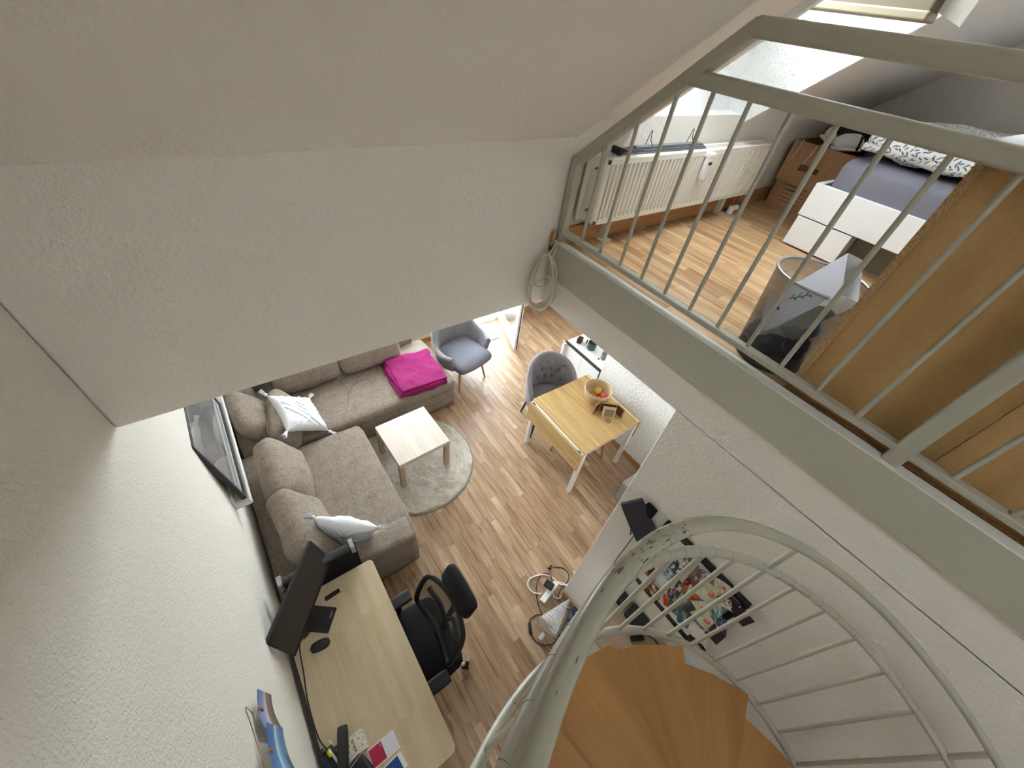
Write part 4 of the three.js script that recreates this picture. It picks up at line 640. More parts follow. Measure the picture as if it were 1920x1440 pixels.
setLabel(mesh('twine', tube([[-0.506, 1.69, -0.585], [-0.514, 1.735, -0.61], [-0.514, 1.715, -0.56], [-0.51, 1.695, -0.46], [-0.497, 1.735, -0.425], [-0.51, 1.66, -0.3], [-0.51, 1.64, -0.1]], 0.0018, 60, 5), mat(0xa58a63, 0.9)), 'thin brown twine holding the postcards on the left wall', 'string');
for (const [l, p] of [['brown wooden clip gripping the violet postcard', [-0.488, 1.672, -0.592]], ['brown wooden clip gripping the blue sea postcard', [-0.476, 1.715, -0.437]]]) { const c = thing('clothes_peg', l, 'clip', p); mesh('jaw', cbox(0.008, 0.03, 0.008, 0.002).rotateX(0.2), M.legWood, c); mesh('jaw', cbox(0.008, 0.03, 0.008, 0.002).rotateX(-0.2).translate(0.006, 0, 0.004), M.legWood, c); mesh('spring', new THREE.TorusGeometry(0.005, 0.0014, 5, 14).translate(0.003, 0, 0), M.silver, c); }
// ------------------------------------------------------------------ right wall: hall sideboard, pinboard, pouch
const HT = 0.965;
{ const t = thing('hall_sideboard', 'narrow sideboard with pale wooden top against the right wall under the pinboard', 'sideboard', [0, 0, 0]);
  mesh('top_panel', box(1.06, 1.426, HT - 0.025, HT, -0.2, 0.9, 0.003), M.greyOak, t, 'z'); mesh('carcass', box(1.08, 1.426, 0.06, HT - 0.026, -0.185, 0.885), M.whiteMatte, t);
  for (const k of [0, 1]) { mesh('door', box(1.062, 1.079, 0.08, HT - 0.04, -0.18 + k * 0.535, 0.345 + k * 0.535, 0.002), M.white, t); mesh('knob', new THREE.SphereGeometry(0.012, 12, 8).translate(1.052, 0.6, 0.31 + k * 0.08), M.silver, t); }
  for (const [x, z] of [[1.1, -0.15], [1.1, 0.85], [1.4, -0.15], [1.4, 0.85]]) mesh('foot', rod(V(x, 0, z), V(x, 0.06, z), 0.018), M.darkPlastic, t);
}
{ const t = thing('router', 'black router box with tiny lights at the end of the hall sideboard', 'router', [1.37, HT, -0.095]); mesh('casing', cbox(0.085, 0.05, 0.13, 0.006).translate(0, 0.025, 0), M.black, t); mesh('socket_strip', cbox(0.004, 0.02, 0.09).translate(-0.043, 0.02, 0), M.darkPlastic, t); for (const z of [-0.03, -0.015]) mesh('status_lamp', cbox(0.003, 0.004, 0.004).translate(-0.043, 0.037, z), M.white, t);
  const u = thing('set_top_box', 'flat black box with rounded corner beside the router', 'box', [1.368, HT, 0.052]); mesh('casing', extrude(roundRect(0.1, 0.135, 0.02), 0.038, 0.003).rotateX(-PI / 2).translate(0, 0.003, 0), M.darkPlastic, u); mesh('front_strip', cbox(0.004, 0.012, 0.09).translate(-0.052, 0.02, 0), M.black, u);
  setLabel(mesh('small_remote', cbox(0.09, 0.016, 0.032, 0.005).rotateY(-0.5).translate(1.29, HT + 0.0085, 0.13), M.black), 'little black remote lying on the hall sideboard by the stair', 'remote');
  setLabel(mesh('antenna_cable', tube([[1.34, HT + 0.004, 0.13], [1.38, HT + 0.006, 0.2], [1.36, HT + 0.005, 0.32], [1.39, HT + 0.004, 0.42]], 0.003, 30, 6), M.cableBlack), 'dark cable along the wall edge of the hall sideboard', 'cable');
  const e = thing('envelope', 'pale blue envelope leaning on the wall above the hall sideboard', 'envelope', [1.405, HT, 0.47]); e.rotation.set(0, R(-90), 0, 'YXZ'); e.rotation.x = R(-12); mesh('paper', cbox(0.22, 0.13, 0.003).translate(0, 0.065, 0), mat(0xb9c7d2, 0.8), e); mesh('flap', extrude([[-0.11, 0.13], [0.11, 0.13], [0, 0.06]], 0.001).translate(0, 0, 0.002), mat(0xc5d2dc, 0.8), e);
  const f = thing('paper_bag', 'folded cream paper bag lying beside the pale envelope', 'bag', [1.3, HT, 0.42], 0.3); mesh('bag_body', softBox(0.13, 0.03, 0.18, 0.012, { n: 8, noise: 0.004 }).translate(0, 0.016, 0), mat(0xd2c4a8, 0.9), f); mesh('fold', cbox(0.12, 0.004, 0.03).translate(0, 0.034, 0.07), mat(0xc4b598, 0.9), f);
  const g = thing('small_carton', 'little brown carton with a dark mark beside the envelope', 'box', [1.375, HT, 0.66], -0.1); mesh('carton', cbox(0.09, 0.1, 0.13, 0.002).translate(0, 0.05, 0), M.card, g); mesh('mark', cbox(0.03, 0.001, 0.03).translate(0.01, 0.101, -0.03), M.black, g);
}
{ const t = thing('pinboard', 'white pinboard with black frame crowded with photos on the right wall', 'board', [1.415, 1.565, 0.06]); t.rotation.y = R(-90);
  const w = 0.49, h = 0.66, b = 0.03; mesh('board_panel', cbox(w - 0.02, h - 0.02, 0.012).translate(0, 0, -0.004), M.whiteMatte, t);
  for (const [x, y, a, c] of [[0, h / 2 - b / 2, w, b], [0, -h / 2 + b / 2, w, b], [-w / 2 + b / 2, 0, b, h - 2 * b], [w / 2 - b / 2, 0, b, h - 2 * b]]) mesh('frame_bar', cbox(a, c, 0.026, 0.003).translate(x, y, 0.002), mat(0x1d1c1c, 0.5), t);
}
// pinned papers: [y, z, width, height, roll, name, label, painter]
const abstract = (bg, cs, n, s) => (x, w, h) => { x.fillStyle = bg; x.fillRect(0, 0, w, h); seed = s; for (let i = 0; i < n; i++) { x.fillStyle = cs[Math.floor(rr(0, cs.length))]; const a = rr(0, w), b = rr(0, h); x.beginPath(); for (let k = 0; k < 6; k++) { const q = k / 6 * 6.28; x.lineTo(a + rr(6, 26) * Math.cos(q), b + rr(6, 26) * Math.sin(q)); } x.fill(); } };
const flower = (s) => (x, w, h) => { x.fillStyle = '#cfcfae'; x.fillRect(0, 0, w, h); seed = s; for (let i = 0; i < 14; i++) { x.fillStyle = ['#b6bd96', '#e2dcc4', '#a9b18a'][i % 3]; x.beginPath(); x.ellipse(rr(0, w), rr(0, h), rr(8, 20), rr(4, 9), rr(0, 3), 0, 6.3); x.fill(); } x.fillStyle = '#d8526a'; x.beginPath(); x.ellipse(w * 0.55, h * 0.45, 12, 15, 0.4, 0, 6.3); x.fill(); x.fillStyle = '#e98a94'; x.beginPath(); x.ellipse(w * 0.5, h * 0.4, 6, 8, 0.2, 0, 6.3); x.fill(); };
const papers = [
  [1.453, -0.085, 0.1, 0.12, 0.1, 'photo', 'black photo with an orange figure pinned at the left of the board', abstract('#121012', ['#1d1718', '#c4552a', '#141214'], 7, 3)],
  [1.614, -0.016, 0.085, 0.16, 0.05, 'photo', 'pale blue sketchy photo pinned in the upper left of the board', abstract('#b9c4cc', ['#8c9eae', '#dfe3e4', '#5f7488', '#e9e9e6'], 22, 5)],
  [1.713, -0.006, 0.055, 0.16, 0.04, 'photo', 'narrow dark navy strip pinned near the top of the board', abstract('#3a4258', ['#232838', '#75809a', '#c9c9cc'], 16, 7)],
  [1.785, 0.0, 0.075, 0.1, 0, 'photo', 'sepia rosette postcard pinned near the top left frame', abstract('#cfc4b2', ['#6d5a4a', '#8d7a66', '#3f342c', '#e6dccb'], 16, 9)],
  [1.351, 0.0, 0.1, 0.11, 0.2, 'photo', 'golden ornament photo pinned at the lower left of the board', abstract('#c7b59a', ['#a2742c', '#6d3b22', '#e2d4b4', '#4a3524'], 34, 11)],
  [1.385, 0.086, 0.045, 0.09, 0.5, 'paper', 'bright scarlet paper scrap pinned low on the board', abstract('#e33a22', ['#e33a22', '#d42f1c'], 3, 13)],
  [1.455, 0.085, 0.05, 0.13, 0.45, 'paper', 'green and teal leaf print beside the scarlet scrap', abstract('#5f7a52', ['#2f6a62', '#8a9a54', '#b59a4a', '#31503a'], 20, 15)],
  [1.545, 0.078, 0.045, 0.21, 0.12, 'photo', 'long navy and pink photo strip pinned at mid board', abstract('#39405c', ['#27304c', '#b87a8c', '#d7d4d4', '#51324a'], 20, 17)],
  [1.625, 0.083, 0.06, 0.13, 0.15, 'paper', 'white drawing with black lines pinned at mid board', abstract('#dcdcd2', ['#3d4438', '#c9ccb6', '#6f7a58'], 12, 19)],
  [1.7, 0.105, 0.085, 0.18, 0.05, 'photo', 'rust orange landscape photo in the middle of the board', abstract('#a3532c', ['#7c3a1e', '#c26a38', '#5a2a18', '#8f4626'], 24, 21)],
  [1.8, 0.085, 0.06, 0.13, 0.05, 'photo', 'violet brown photo with a pale cross near the top frame', abstract('#6a5666', ['#8d6a4e', '#4a4258', '#d3c4a6', '#7a6a80'], 20, 23)],
  [1.61, 0.165, 0.07, 0.1, -0.2, 'photo', 'small orange photo pinned under the rust landscape', abstract('#c46a34', ['#a34f24', '#d98a50', '#6f3a22'], 12, 25)],
  [1.52, 0.19, 0.08, 0.2, 0.05, 'photo', 'tall dark slate photo pinned right of the scarlet scrap', abstract('#3c464c', ['#2c353a', '#54616a'], 8, 27)],
  [1.42, 0.15, 0.11, 0.1, 0.3, 'photo', 'blue and green garden photo pinned along the lower edge', abstract('#6d8a86', ['#5479a8', '#3f6a4e', '#9aa884', '#2f5a66'], 24, 29)],
  [1.4, 0.215, 0.1, 0.07, 0.5, 'photo', 'teal river photo pinned in the lower right of the board', abstract('#4a6e74', ['#2f5a7a', '#7a968a', '#33524a'], 20, 31)],
  [1.765, 0.175, 0.13, 0.15, 0.2, 'card', 'large pale green flower card with a red bloom at the right', flower(33)],
  [1.575, 0.255, 0.12, 0.13, -0.15, 'card', 'pale green flower card with a pink bloom, the lower of the pair', flower(35)],
  [1.635, 0.2, 0.075, 0.1, -0.4, 'card', 'small notched flower card between the two larger flower cards', flower(37)],
  [1.44, 0.285, 0.11, 0.12, 0.3, 'card', 'white lily card over the lower right frame corner', (x, w, h) => { x.fillStyle = '#d9d8c4'; x.fillRect(0, 0, w, h); seed = 39; for (let k = 0; k < 7; k++) { x.save(); x.translate(w / 2, h / 2); x.rotate(k * 0.9); x.fillStyle = '#f1eee6'; x.beginPath(); x.ellipse(0, -22, 9, 24, 0, 0, 6.3); x.fill(); x.fillStyle = '#d48a9a'; x.fillRect(-1, -30, 3, 26); x.restore(); } }],
  [1.885, 0.185, 0.08, 0.09, 0.5, 'card', 'flower cutout with red centre sticking over the top frame', flower(41)],
  [1.845, 0.275, 0.15, 0.1, -0.05, 'card', 'deep plum purple card at the upper right frame corner', abstract('#2b1526', ['#35192e', '#24111f'], 8, 43)],
  [1.57, 0.322, 0.07, 0.13, 0.1, 'card', 'dark plum card sticking out past the right frame', abstract('#3a1730', ['#48203c', '#2c1024', '#a88a6a'], 8, 45)],
  [1.83, 0.24, 0.05, 0.07, 0.6, 'photo', 'tiny black and white photo beside the plum card', abstract('#d9d9d9', ['#3c4254', '#8a8a8a', '#b99a6a'], 9, 47)],
  [1.7, 0.268, 0.04, 0.1, 0.6, 'photo', 'small cyan photo strip under the tiny black and white photo', abstract('#6fa4ae', ['#3f7a8c', '#c9d8d4', '#2b4a5a'], 12, 49)],
  [1.68, 0.3, 0.05, 0.11, 0.5, 'photo', 'small framed blue photo strip at the right frame', abstract('#3a4c68', ['#20304a', '#d7dce2', '#7a6a5a'], 12, 51)],
];
papers.forEach(([y, z, w, h, roll, nm, label, draw], i) => { const o = thing('pinned_' + nm, label, nm, [1.408 - 0.013 - 0.0011 * i, y, z], 0, 'photos and cards on the pinboard'); o.rotation.set(0, R(-90), roll, 'YXZ'); mesh('print', cardGeo(w, h, 0.0008, 0.003, 4), printed(96, 96, draw, 0.4), o); mesh('pin', new THREE.SphereGeometry(0.0035, 8, 6).translate(0, h / 2 - 0.008, 0.004), i % 2 ? M.silver : M.white, o); });
{ const t = thing('rosette', 'black round rosette hanging under the lower right board corner', 'badge', [1.405, 1.31, 0.345]); t.rotation.y = R(-90); mesh('disc', lathe([[0.001, 0], [0.035, 0], [0.037, 0.006], [0.03, 0.01], [0.001, 0.01]], 28).rotateX(PI / 2), M.black, t); mesh('centre', lathe([[0.001, 0.012], [0.014, 0.012], [0.016, 0.009]], 20).rotateX(PI / 2), mat(0xcfc6a4, 0.7), t); mesh('ribbon', extrude([[-0.012, 0.02], [0.05, 0.03], [0.05, 0.05], [-0.012, 0.06]], 0.002).translate(0, 0, 0.001), mat(0xc9bc9a, 0.8), t); }
{ // pouch on the wall
  const c0 = V(1.31, 1.847, -0.393), c1 = V(1.395, 1.916, -0.333), c3 = V(1.35, 1.598, -0.219), e1 = c1.clone().sub(c0), e2 = c3.clone().sub(c0), n = e1.clone().cross(e2).normalize();
  const t = thing('wall_pouch', 'dark grey felt pouch hanging on the right wall beside the pinboard', 'pouch', c0.toArray()); const g = softBox(e1.length(), 0.03, e2.length(), 0.008, { n: 8, noise: 0.003 });
  const m = new THREE.Matrix4().makeBasis(e1.clone().normalize(), n, e1.clone().normalize().cross(n)); const q = e1.clone().multiplyScalar(0.5).addScaledVector(e2, 0.5); g.applyMatrix4(m); g.translate(q.x, q.y, q.z); mesh('felt', g, mat(0x37343a, 0.9), t);
  mesh('back_panel', box(0.075, 0.112, -0.03, 0.045, 0.08, 0.145, 0.01), M.blackMatte, t); mesh('strap', tube([[0.04, -0.15, 0.09], [0.03, -0.18, 0.115], [0.03, -0.2, 0.12]], 0.004, 10, 6), M.black, t);
}
setLabel(mesh('wall_cable', tube([[1.425, 1.6, -0.272], [1.4255, 1.4, -0.27], [1.425, 1.16, -0.268], [1.424, 1.0, -0.25], [1.41, 0.972, -0.2]], 0.0028, 30, 6), M.cableBlack), 'thin black cable hanging straight down the right wall', 'cable');
// ------------------------------------------------------------------ floor clutter at the wall end
setLabel(mesh('white_cable', tube([[1.6, 0.007, -0.47], [1.65, 0.007, -0.54], [1.6, 0.007, -0.475], [1.51, 0.007, -0.485], [1.451, 0.012, -0.53], [1.437, 0.007, -0.605], [1.369, 0.007, -0.678], [1.244, 0.007, -0.709], [1.201, 0.007, -0.672], [1.206, 0.007, -0.606], [1.262, 0.018, -0.55]], 0.0062, 140, 8), M.cableWhite), 'thick white mains cable looping over the floor by the wall end', 'cable');
setLabel(mesh('white_cable', tube([[1.405, 0.03, -0.545], [1.455, 0.012, -0.545], [1.495, 0.012, -0.49], [1.471, 0.008, -0.443], [1.412, 0.008, -0.44], [1.376, 0.008, -0.435], [1.345, 0.008, -0.47], [1.36, 0.01, -0.51]], 0.005, 90, 8), M.cableWhite), 'thin white cable coiled between the power strip and the wall', 'cable');
{ const t = thing('power_strip', 'white three-socket power strip on the floor among the cables', 'power strip', [1.325, 0.001, -0.522], Math.atan2(0.044, 0.176)); mesh('strip_body', cbox(0.22, 0.038, 0.052, 0.01).translate(0, 0.019, 0), M.white, t); for (const x of [-0.07, -0.01, 0.05]) mesh('socket', lathe([[0.001, 0.001], [0.017, 0.001], [0.019, 0.004], [0.021, 0.004]], 20).translate(x, 0.035, 0), M.whiteMatte, t);
  const a = thing('power_adapter', 'black power adapter plugged into the white power strip', 'adapter', [1.35, 0.042, -0.565], 0.4); mesh('casing', cbox(0.062, 0.035, 0.085, 0.006).translate(0, 0.018, 0), M.black, a); mesh('rating_plate', cbox(0.03, 0.001, 0.04).translate(0, 0.036, 0), M.darkPlastic, a); }
setLabel(mesh('black_cable', tube([[1.5, 0.006, -0.676], [1.572, 0.005, -0.622], [1.583, 0.005, -0.54], [1.52, 0.006, -0.497], [1.43, 0.007, -0.482], [1.391, 0.006, -0.46], [1.36, 0.006, -0.42]], 0.0042, 90, 7), M.cableBlack), 'black cable curving away from the loose plug on the floor', 'cable');
{ const t = thing('plug', 'loose black mains plug on the floor', 'plug', [1.472, 0.001, -0.686], 0.4); mesh('plug_body', rod(V(-0.018, 0.016, 0), V(0.022, 0.014, 0), 0.017, 14, 0.009), M.black, t); mesh('prong', rod(V(-0.036, 0.016, 0.008), V(-0.016, 0.016, 0.008), 0.0024, 6), M.silver, t); mesh('prong', rod(V(-0.036, 0.016, -0.008), V(-0.016, 0.016, -0.008), 0.0024, 6), M.silver, t); }
setLabel(mesh('black_cable', tube([[1.39, 0.05, -0.57], [1.43, 0.02, -0.63], [1.392, 0.008, -0.676], [1.315, 0.006, -0.662], [1.236, 0.006, -0.593], [1.18, 0.006, -0.48], [1.165, 0.008, -0.425], [1.14, 0.006, -0.44], [1.06, 0.005, -0.45], [1.02, 0.014, -0.415]], 0.0042, 120, 7), M.cableBlack), 'black lead from the adapter to the inline plug', 'cable');
setLabel(mesh('black_cable', tube([[0.998, 0.012, -0.37], [0.994, 0.005, -0.34], [1.004, 0.005, -0.276], [1.063, 0.005, -0.219], [1.13, 0.005, -0.2], [1.2, 0.005, -0.22]], 0.0038, 60, 7), M.cableBlack), 'black cable end curling in front of the wire tree', 'cable');
setLabel(mesh('inline_plug', rod(V(1.035, 0.012, -0.43), V(0.995, 0.012, -0.36), 0.011, 12, 0.015), M.black), 'black inline plug left of the wire tree', 'plug');
{ // white wire tree lying on its side
  const t = thing('wire_tree', 'white wire cone tree lying on its side among the cables', 'ornament'); const tip = V(1.415, 0.09, -0.368), b = V(1.112, 0.1, -0.314), ax = tip.clone().sub(b), L = ax.length(); ax.normalize(); const u = V(0, 1, 0).cross(ax).normalize(), v = ax.clone().cross(u); seed = 57;
  const at = (s, a, rj) => b.clone().addScaledVector(ax, s * L).addScaledVector(u, (0.086 * (1 - s) + 0.006 + rj) * Math.cos(a)).addScaledVector(v, (0.086 * (1 - s) + 0.006 + rj) * Math.sin(a));
  const pts = []; let a = 0; for (let i = 0; i <= 420; i++) { const s = i / 420; a += 0.42 + 0.1 * s; pts.push(at(s + 0.012 * rr(-1, 1), a, 0.003 * rr(-1, 1))); }
  const pts2 = []; a = 1; for (let i = 0; i <= 300; i++) { const s = i / 300; a -= 0.46; pts2.push(at(s * 0.97 + 0.012 * rr(-1, 1), a, 0.003 * rr(-1, 1))); }
  mesh('wound_wire', [new THREE.TubeGeometry(new THREE.CatmullRomCurve3(pts), 1300, 0.0021, 4), new THREE.TubeGeometry(new THREE.CatmullRomCurve3(pts2), 900, 0.0019, 4)], mat(0xe6e4e2, 0.5), t);
  for (let k = 0; k < 6; k++) mesh('wire_rib', rod(at(0, k * 1.05, 0), at(1, k * 1.05, -0.004), 0.0018, 5), M.silver, t);
  const f = b.clone().addScaledVector(ax, -0.06); mesh('battery_box', cbox(0.06, 0.022, 0.034, 0.004).rotateY(Math.atan2(-ax.z, ax.x)).translate(f.x, 0.03, f.z + 0.01), mat(0xbfc2c6, 0.3), t);
}
{ const t = thing('slim_carton', 'dark slate flat box between the wire tree and the wall', 'box', [1.33, 0.0, -0.245], R(28)); mesh('box_body', cbox(0.19, 0.09, 0.07, 0.004).translate(0, 0.046, 0), mat(0x55606a, 0.6), t); mesh('tape', cbox(0.03, 0.0915, 0.071).translate(-0.02, 0.0462, 0), M.darkPlastic, t); }
setLabel(mesh('cable_knot', tube([[1.33, 0.095, -0.34], [1.37, 0.11, -0.29], [1.41, 0.115, -0.25], [1.4, 0.11, -0.3], [1.36, 0.1, -0.27], [1.39, 0.105, -0.22], [1.42, 0.11, -0.18]], 0.004, 60, 6), M.cableBlack), 'black twisted cable knot on the slate box by the wall', 'cable');
// ------------------------------------------------------------------ loft: radiator under the skylight
M.enamel = mat(0xe9e4d8, 0.35);
{ const t = thing('radiator', 'white ribbed panel radiator on the knee wall under the skylight', 'radiator', [0, 0, 0]);
  const x0 = 1.56, x1 = 3.12, y0 = 2.965, y1 = 3.275, zf = -1.335, zb = -1.425;
  // pressed front: corrugated sheet
  const N = 47, rings = [], prof = []; const m0 = x0 + 0.03, m1 = x1 - 0.03, pw = (m1 - m0) / N;
  for (let k = 0; k < N; k++) for (const [a, d] of [[0, -0.012], [0.22, -0.012], [0.36, 0.002], [0.78, 0.002], [0.92, -0.012]]) prof.push([m0 + (k + a) * pw, d]);
  prof.push([m1, -0.012]);
  const g = extrude([...prof, [m1, -0.03], [m0, -0.03]], y1 - y0 - 0.05); g.rotateX(-PI / 2); // shape y -> -z, depth -> y
  g.scale(1, 1, -1); { const ix = g.index; const p = g.attributes.position; const a = p.array; for (let i = 0; i < p.count; i += 3) for (let c = 0; c < 3; c++) { const s = a[(i + 1) * 3 + c]; a[(i + 1) * 3 + c] = a[(i + 2) * 3 + c]; a[(i + 2) * 3 + c] = s; } g.computeVertexNormals(); }
  g.translate(0, y0 + 0.025, zf);
  mesh('ribbed_front', g, M.enamel, t);
  mesh('panel_edge', [box(x0 + 0.002, x1 - 0.002, y1 - 0.03, y1, zf - 0.014, zf, 0.005), box(x0 + 0.002, x1 - 0.002, y0, y0 + 0.028, zf - 0.014, zf, 0.005), box(x0 + 0.002, x0 + 0.034, y0, y1, zf - 0.014, zf, 0.005), box(x1 - 0.034, x1 - 0.002, y0, y1, zf - 0.014, zf, 0.005)], M.enamel, t);
  mesh('rear_panel', box(x0 - 0.03, x1, y0, y1, zb - 0.012, zb, 0.004), M.enamel, t);
  mesh('side_cover', box(x0 - 0.004, x0 + 0.004, y0 + 0.01, y1 + 0.002, zb - 0.004, zf - 0.004, 0.002), M.enamel, t); mesh('side_cover', box(x1 - 0.004, x1 + 0.004, y0 + 0.01, y1 + 0.002, zb, zf - 0.004, 0.002), M.enamel, t);
  for (const y of [y1 - 0.06, y0 + 0.06]) mesh('side_hook', new THREE.TorusGeometry(0.011, 0.004, 6, 14, 4.2).rotateY(PI / 2).translate(x0 - 0.006, y, (zf + zb) / 2), M.darkPlastic, t);
  const gr = []; for (let x = x0 + 0.02; x < x1 - 0.01; x += 0.024) gr.push(box(x, x + 0.012, y1 - 0.004, y1 + 0.001, zb + 0.016, zf - 0.02)); gr.push(box(x0, x1, y1 - 0.004, y1 + 0.001, zf - 0.022, zf - 0.004), box(x0, x1, y1 - 0.004, y1 + 0.001, zb, zb + 0.018), box(x0, x1, y1 - 0.004, y1 + 0.001, (zf + zb) / 2 - 0.004, (zf + zb) / 2 + 0.004));
  mesh('top_grille', gr, M.enamel, t).userData.kind = 'stuff'; mesh('convector_fins', box(x0 + 0.01, x1 - 0.01, y0 + 0.02, y1 - 0.02, zb + 0.004, zf - 0.032), mat(0x6e695e, 0.8), t);
  for (const x of [1.76, 2.93]) mesh('bracket_leg', [box(x, x + 0.035, YL, y0 + 0.05, zb - 0.01, zb + 0.025, 0.002), box(x - 0.02, x + 0.055, YL, YL + 0.005, zb - 0.02, zb + 0.05)], M.enamel, t);
  mesh('valve', [rod(V(3.03, YL + 0.04, -1.36), V(3.08, YL + 0.04, -1.36), 0.018, 14), rod(V(3.03, YL, -1.37), V(3.03, YL + 0.05, -1.37), 0.022, 14)], M.white, t); mesh('pipe', [rod(V(3.04, YL, -1.385), V(3.04, y0 + 0.01, -1.385), 0.008), rod(V(3.09, YL, -1.385), V(3.09, y0 + 0.01, -1.385), 0.008)], mat(0xb06a3c, 0.35, { metalness: 0.8 }), t);
  const h = mesh('heat_meter', [softBox(0.05, 0.12, 0.03, 0.008, { n: 6 }).translate(2.375, 3.19, zf + 0.018), cbox(0.052, 0.025, 0.045, 0.006).translate(2.375, 3.255, zf + 0.012)], M.white, t); h.userData.label = 'white heat meter clipped on the ribs'; mesh('meter_window', cbox(0.03, 0.016, 0.003).translate(2.375, 3.215, zf + 0.034), M.darkPlastic, h);
  const b = thing('blind_bundle', 'bundle of grey slats with wire ties lying on the radiator', 'slats', [2.02, y1 + 0.001, -1.388], R(-1)); for (let k = 0; k < 5; k++) mesh('slat', cbox(0.7 - k * 0.04, 0.005, 0.052 - 0.005 * k, 0.002).translate(0.01 * k, 0.003 + 0.0055 * k, 0), k % 2 ? mat(0x4c4f52, 0.5) : mat(0x6d7174, 0.5), b);
  for (const x of [-0.12, 0.22]) mesh('wire_tie', tube([[x, 0.03, 0.02], [x, 0.05, 0.0], [x + 0.004, 0.09, -0.012], [x + 0.002, 0.055, -0.02], [x, 0.02, -0.026]], 0.002, 20, 5), M.darkPlastic, b); mesh('end_clip', [cbox(0.02, 0.03, 0.06, 0.003).translate(-0.345, 0.015, 0)], M.darkPlastic, b);
}
// ------------------------------------------------------------------ cartons in the corner
{ const t = thing('carton', 'brown cardboard carton printed with dark lines, the lower of the stack', 'box', [3.61, YL, -1.405]); mesh('carton_body', box(0, 0.36, 0, 0.2, 0, 0.42, 0.002), M.card, t); for (let k = 0; k < 5; k++) mesh('printed_line', cbox(0.001, 0.003, 0.16).translate(-0.001, 0.05 + k * 0.027, 0.16), mat(0x4a3420, 0.9), t); mesh('printed_text', cbox(0.001, 0.014, 0.1).translate(-0.001, 0.178, 0.2), mat(0x6a4e32, 0.9), t);
  const u = thing('carton', 'brown cardboard carton with a slot handle, on top of the lined carton', 'box', [3.59, YL + 0.202, -1.415]); const shape = extrude([[0, -0.03], [0.42, -0.03], [0.42, 0.235], [0, 0.235]], 0.004, 0, [[[0.12, 0.07], [0.12, 0.105], [0.25, 0.105], [0.25, 0.07]]]); shape.rotateY(-PI / 2).translate(0.002, 0, 0.0); shape.applyMatrix4(new THREE.Matrix4().makeScale(1, 1, 1)); mesh('front_face', shape, M.card, u); mesh('carton_body', [box(0.02, 0.37, 0.002, 0.225, 0.004, 0.416), box(0.0, 0.375, 0.002, 0.235, 0.0, 0.004), box(0, 0.375, 0.002, 0.235, 0.416, 0.42)], mat(0x7a5a3c, 0.95), u);
  mesh('rim', [box(0, 0.375, 0.228, 0.236, -0.002, 0.006), box(0, 0.375, 0.228, 0.236, 0.414, 0.422), box(0.368, 0.376, 0.228, 0.236, 0, 0.42)], M.card, u);
  setLabel(mesh('string', tube([[3.585, 3.276, -1.36], [3.575, 3.25, -1.36], [3.582, 3.21, -1.365], [3.576, 3.17, -1.37], [3.574, 3.15, -1.372]], 0.005, 30, 6), M.cord), 'left white string hanging over the edge of the top carton', 'string'); setLabel(mesh('string', tube([[3.62, 3.278, -1.24], [3.575, 3.262, -1.25], [3.578, 3.2, -1.265], [3.572, 3.16, -1.275], [3.574, 3.14, -1.278]], 0.005, 30, 6), M.cord), 'right white string with a knot hanging over the top carton', 'string');
  const shoe = (label, pos, turn, rx) => { const s = thing('sneaker', label, 'shoe', pos, turn); s.rotation.x = rx; mesh('upper', softBox(0.1, 0.085, 0.26, 0.04, { n: 10, ny: 6, bulge: [0.005, 0.01, 0], noise: 0.006 }).translate(0, 0.05, 0), M.whiteMatte, s); mesh('sole', softBox(0.106, 0.026, 0.275, 0.012, { n: 8 }).translate(0, 0.012, 0), M.white, s); mesh('stripes', [0.02, 0.05, 0.08].map((z) => cbox(0.13, 0.08, 0.014, 0.003).translate(0, 0.05, z - 0.02)), M.black, s); mesh('laces', [-0.02, 0.0, 0.02].map((z) => cbox(0.05, 0.008, 0.007, 0.002).rotateY(0.3).translate(0, 0.097, z + 0.05)), M.black, s); };
  shoe('white sneaker with black laces, upper of the pair on the carton', [3.78, 3.275, -1.22], 1.1, 0.25); shoe('white sneaker with black stripes, nearer the bed on the carton', [3.72, 3.272, -1.08], 0.6, -0.15);
  const c = thing('clothes_heap', 'dark clothes heaped behind the shoes at the bed head', 'clothes', [3.98, 3.24, -1.09]); mesh('cloth', softBox(0.6, 0.2, 0.36, 0.09, { n: 20, ny: 12, noise: 0.04, freq: 7, s: 3 }).translate(0, 0.12, 0), mat(0x16141c, 0.95), c); mesh('sleeve', softBox(0.3, 0.09, 0.14, 0.04, { n: 12, noise: 0.02, freq: 9 }).translate(-0.22, 0.02, 0.18), mat(0x1b2236, 0.95), c);
  const sc = thing('small_carton', 'open brown flap of a little carton behind the shoes', 'box', [4.2, YL, -1.32]); mesh('carton_body', box(-0.18, 0.2, 0, 0.5, -0.09, 0.06), mat(0x8a6443, 0.9), sc); mesh('flap', cbox(0.003, 0.1, 0.14).rotateZ(0.5).translate(-0.2, 0.54, 0), M.card, sc);
}
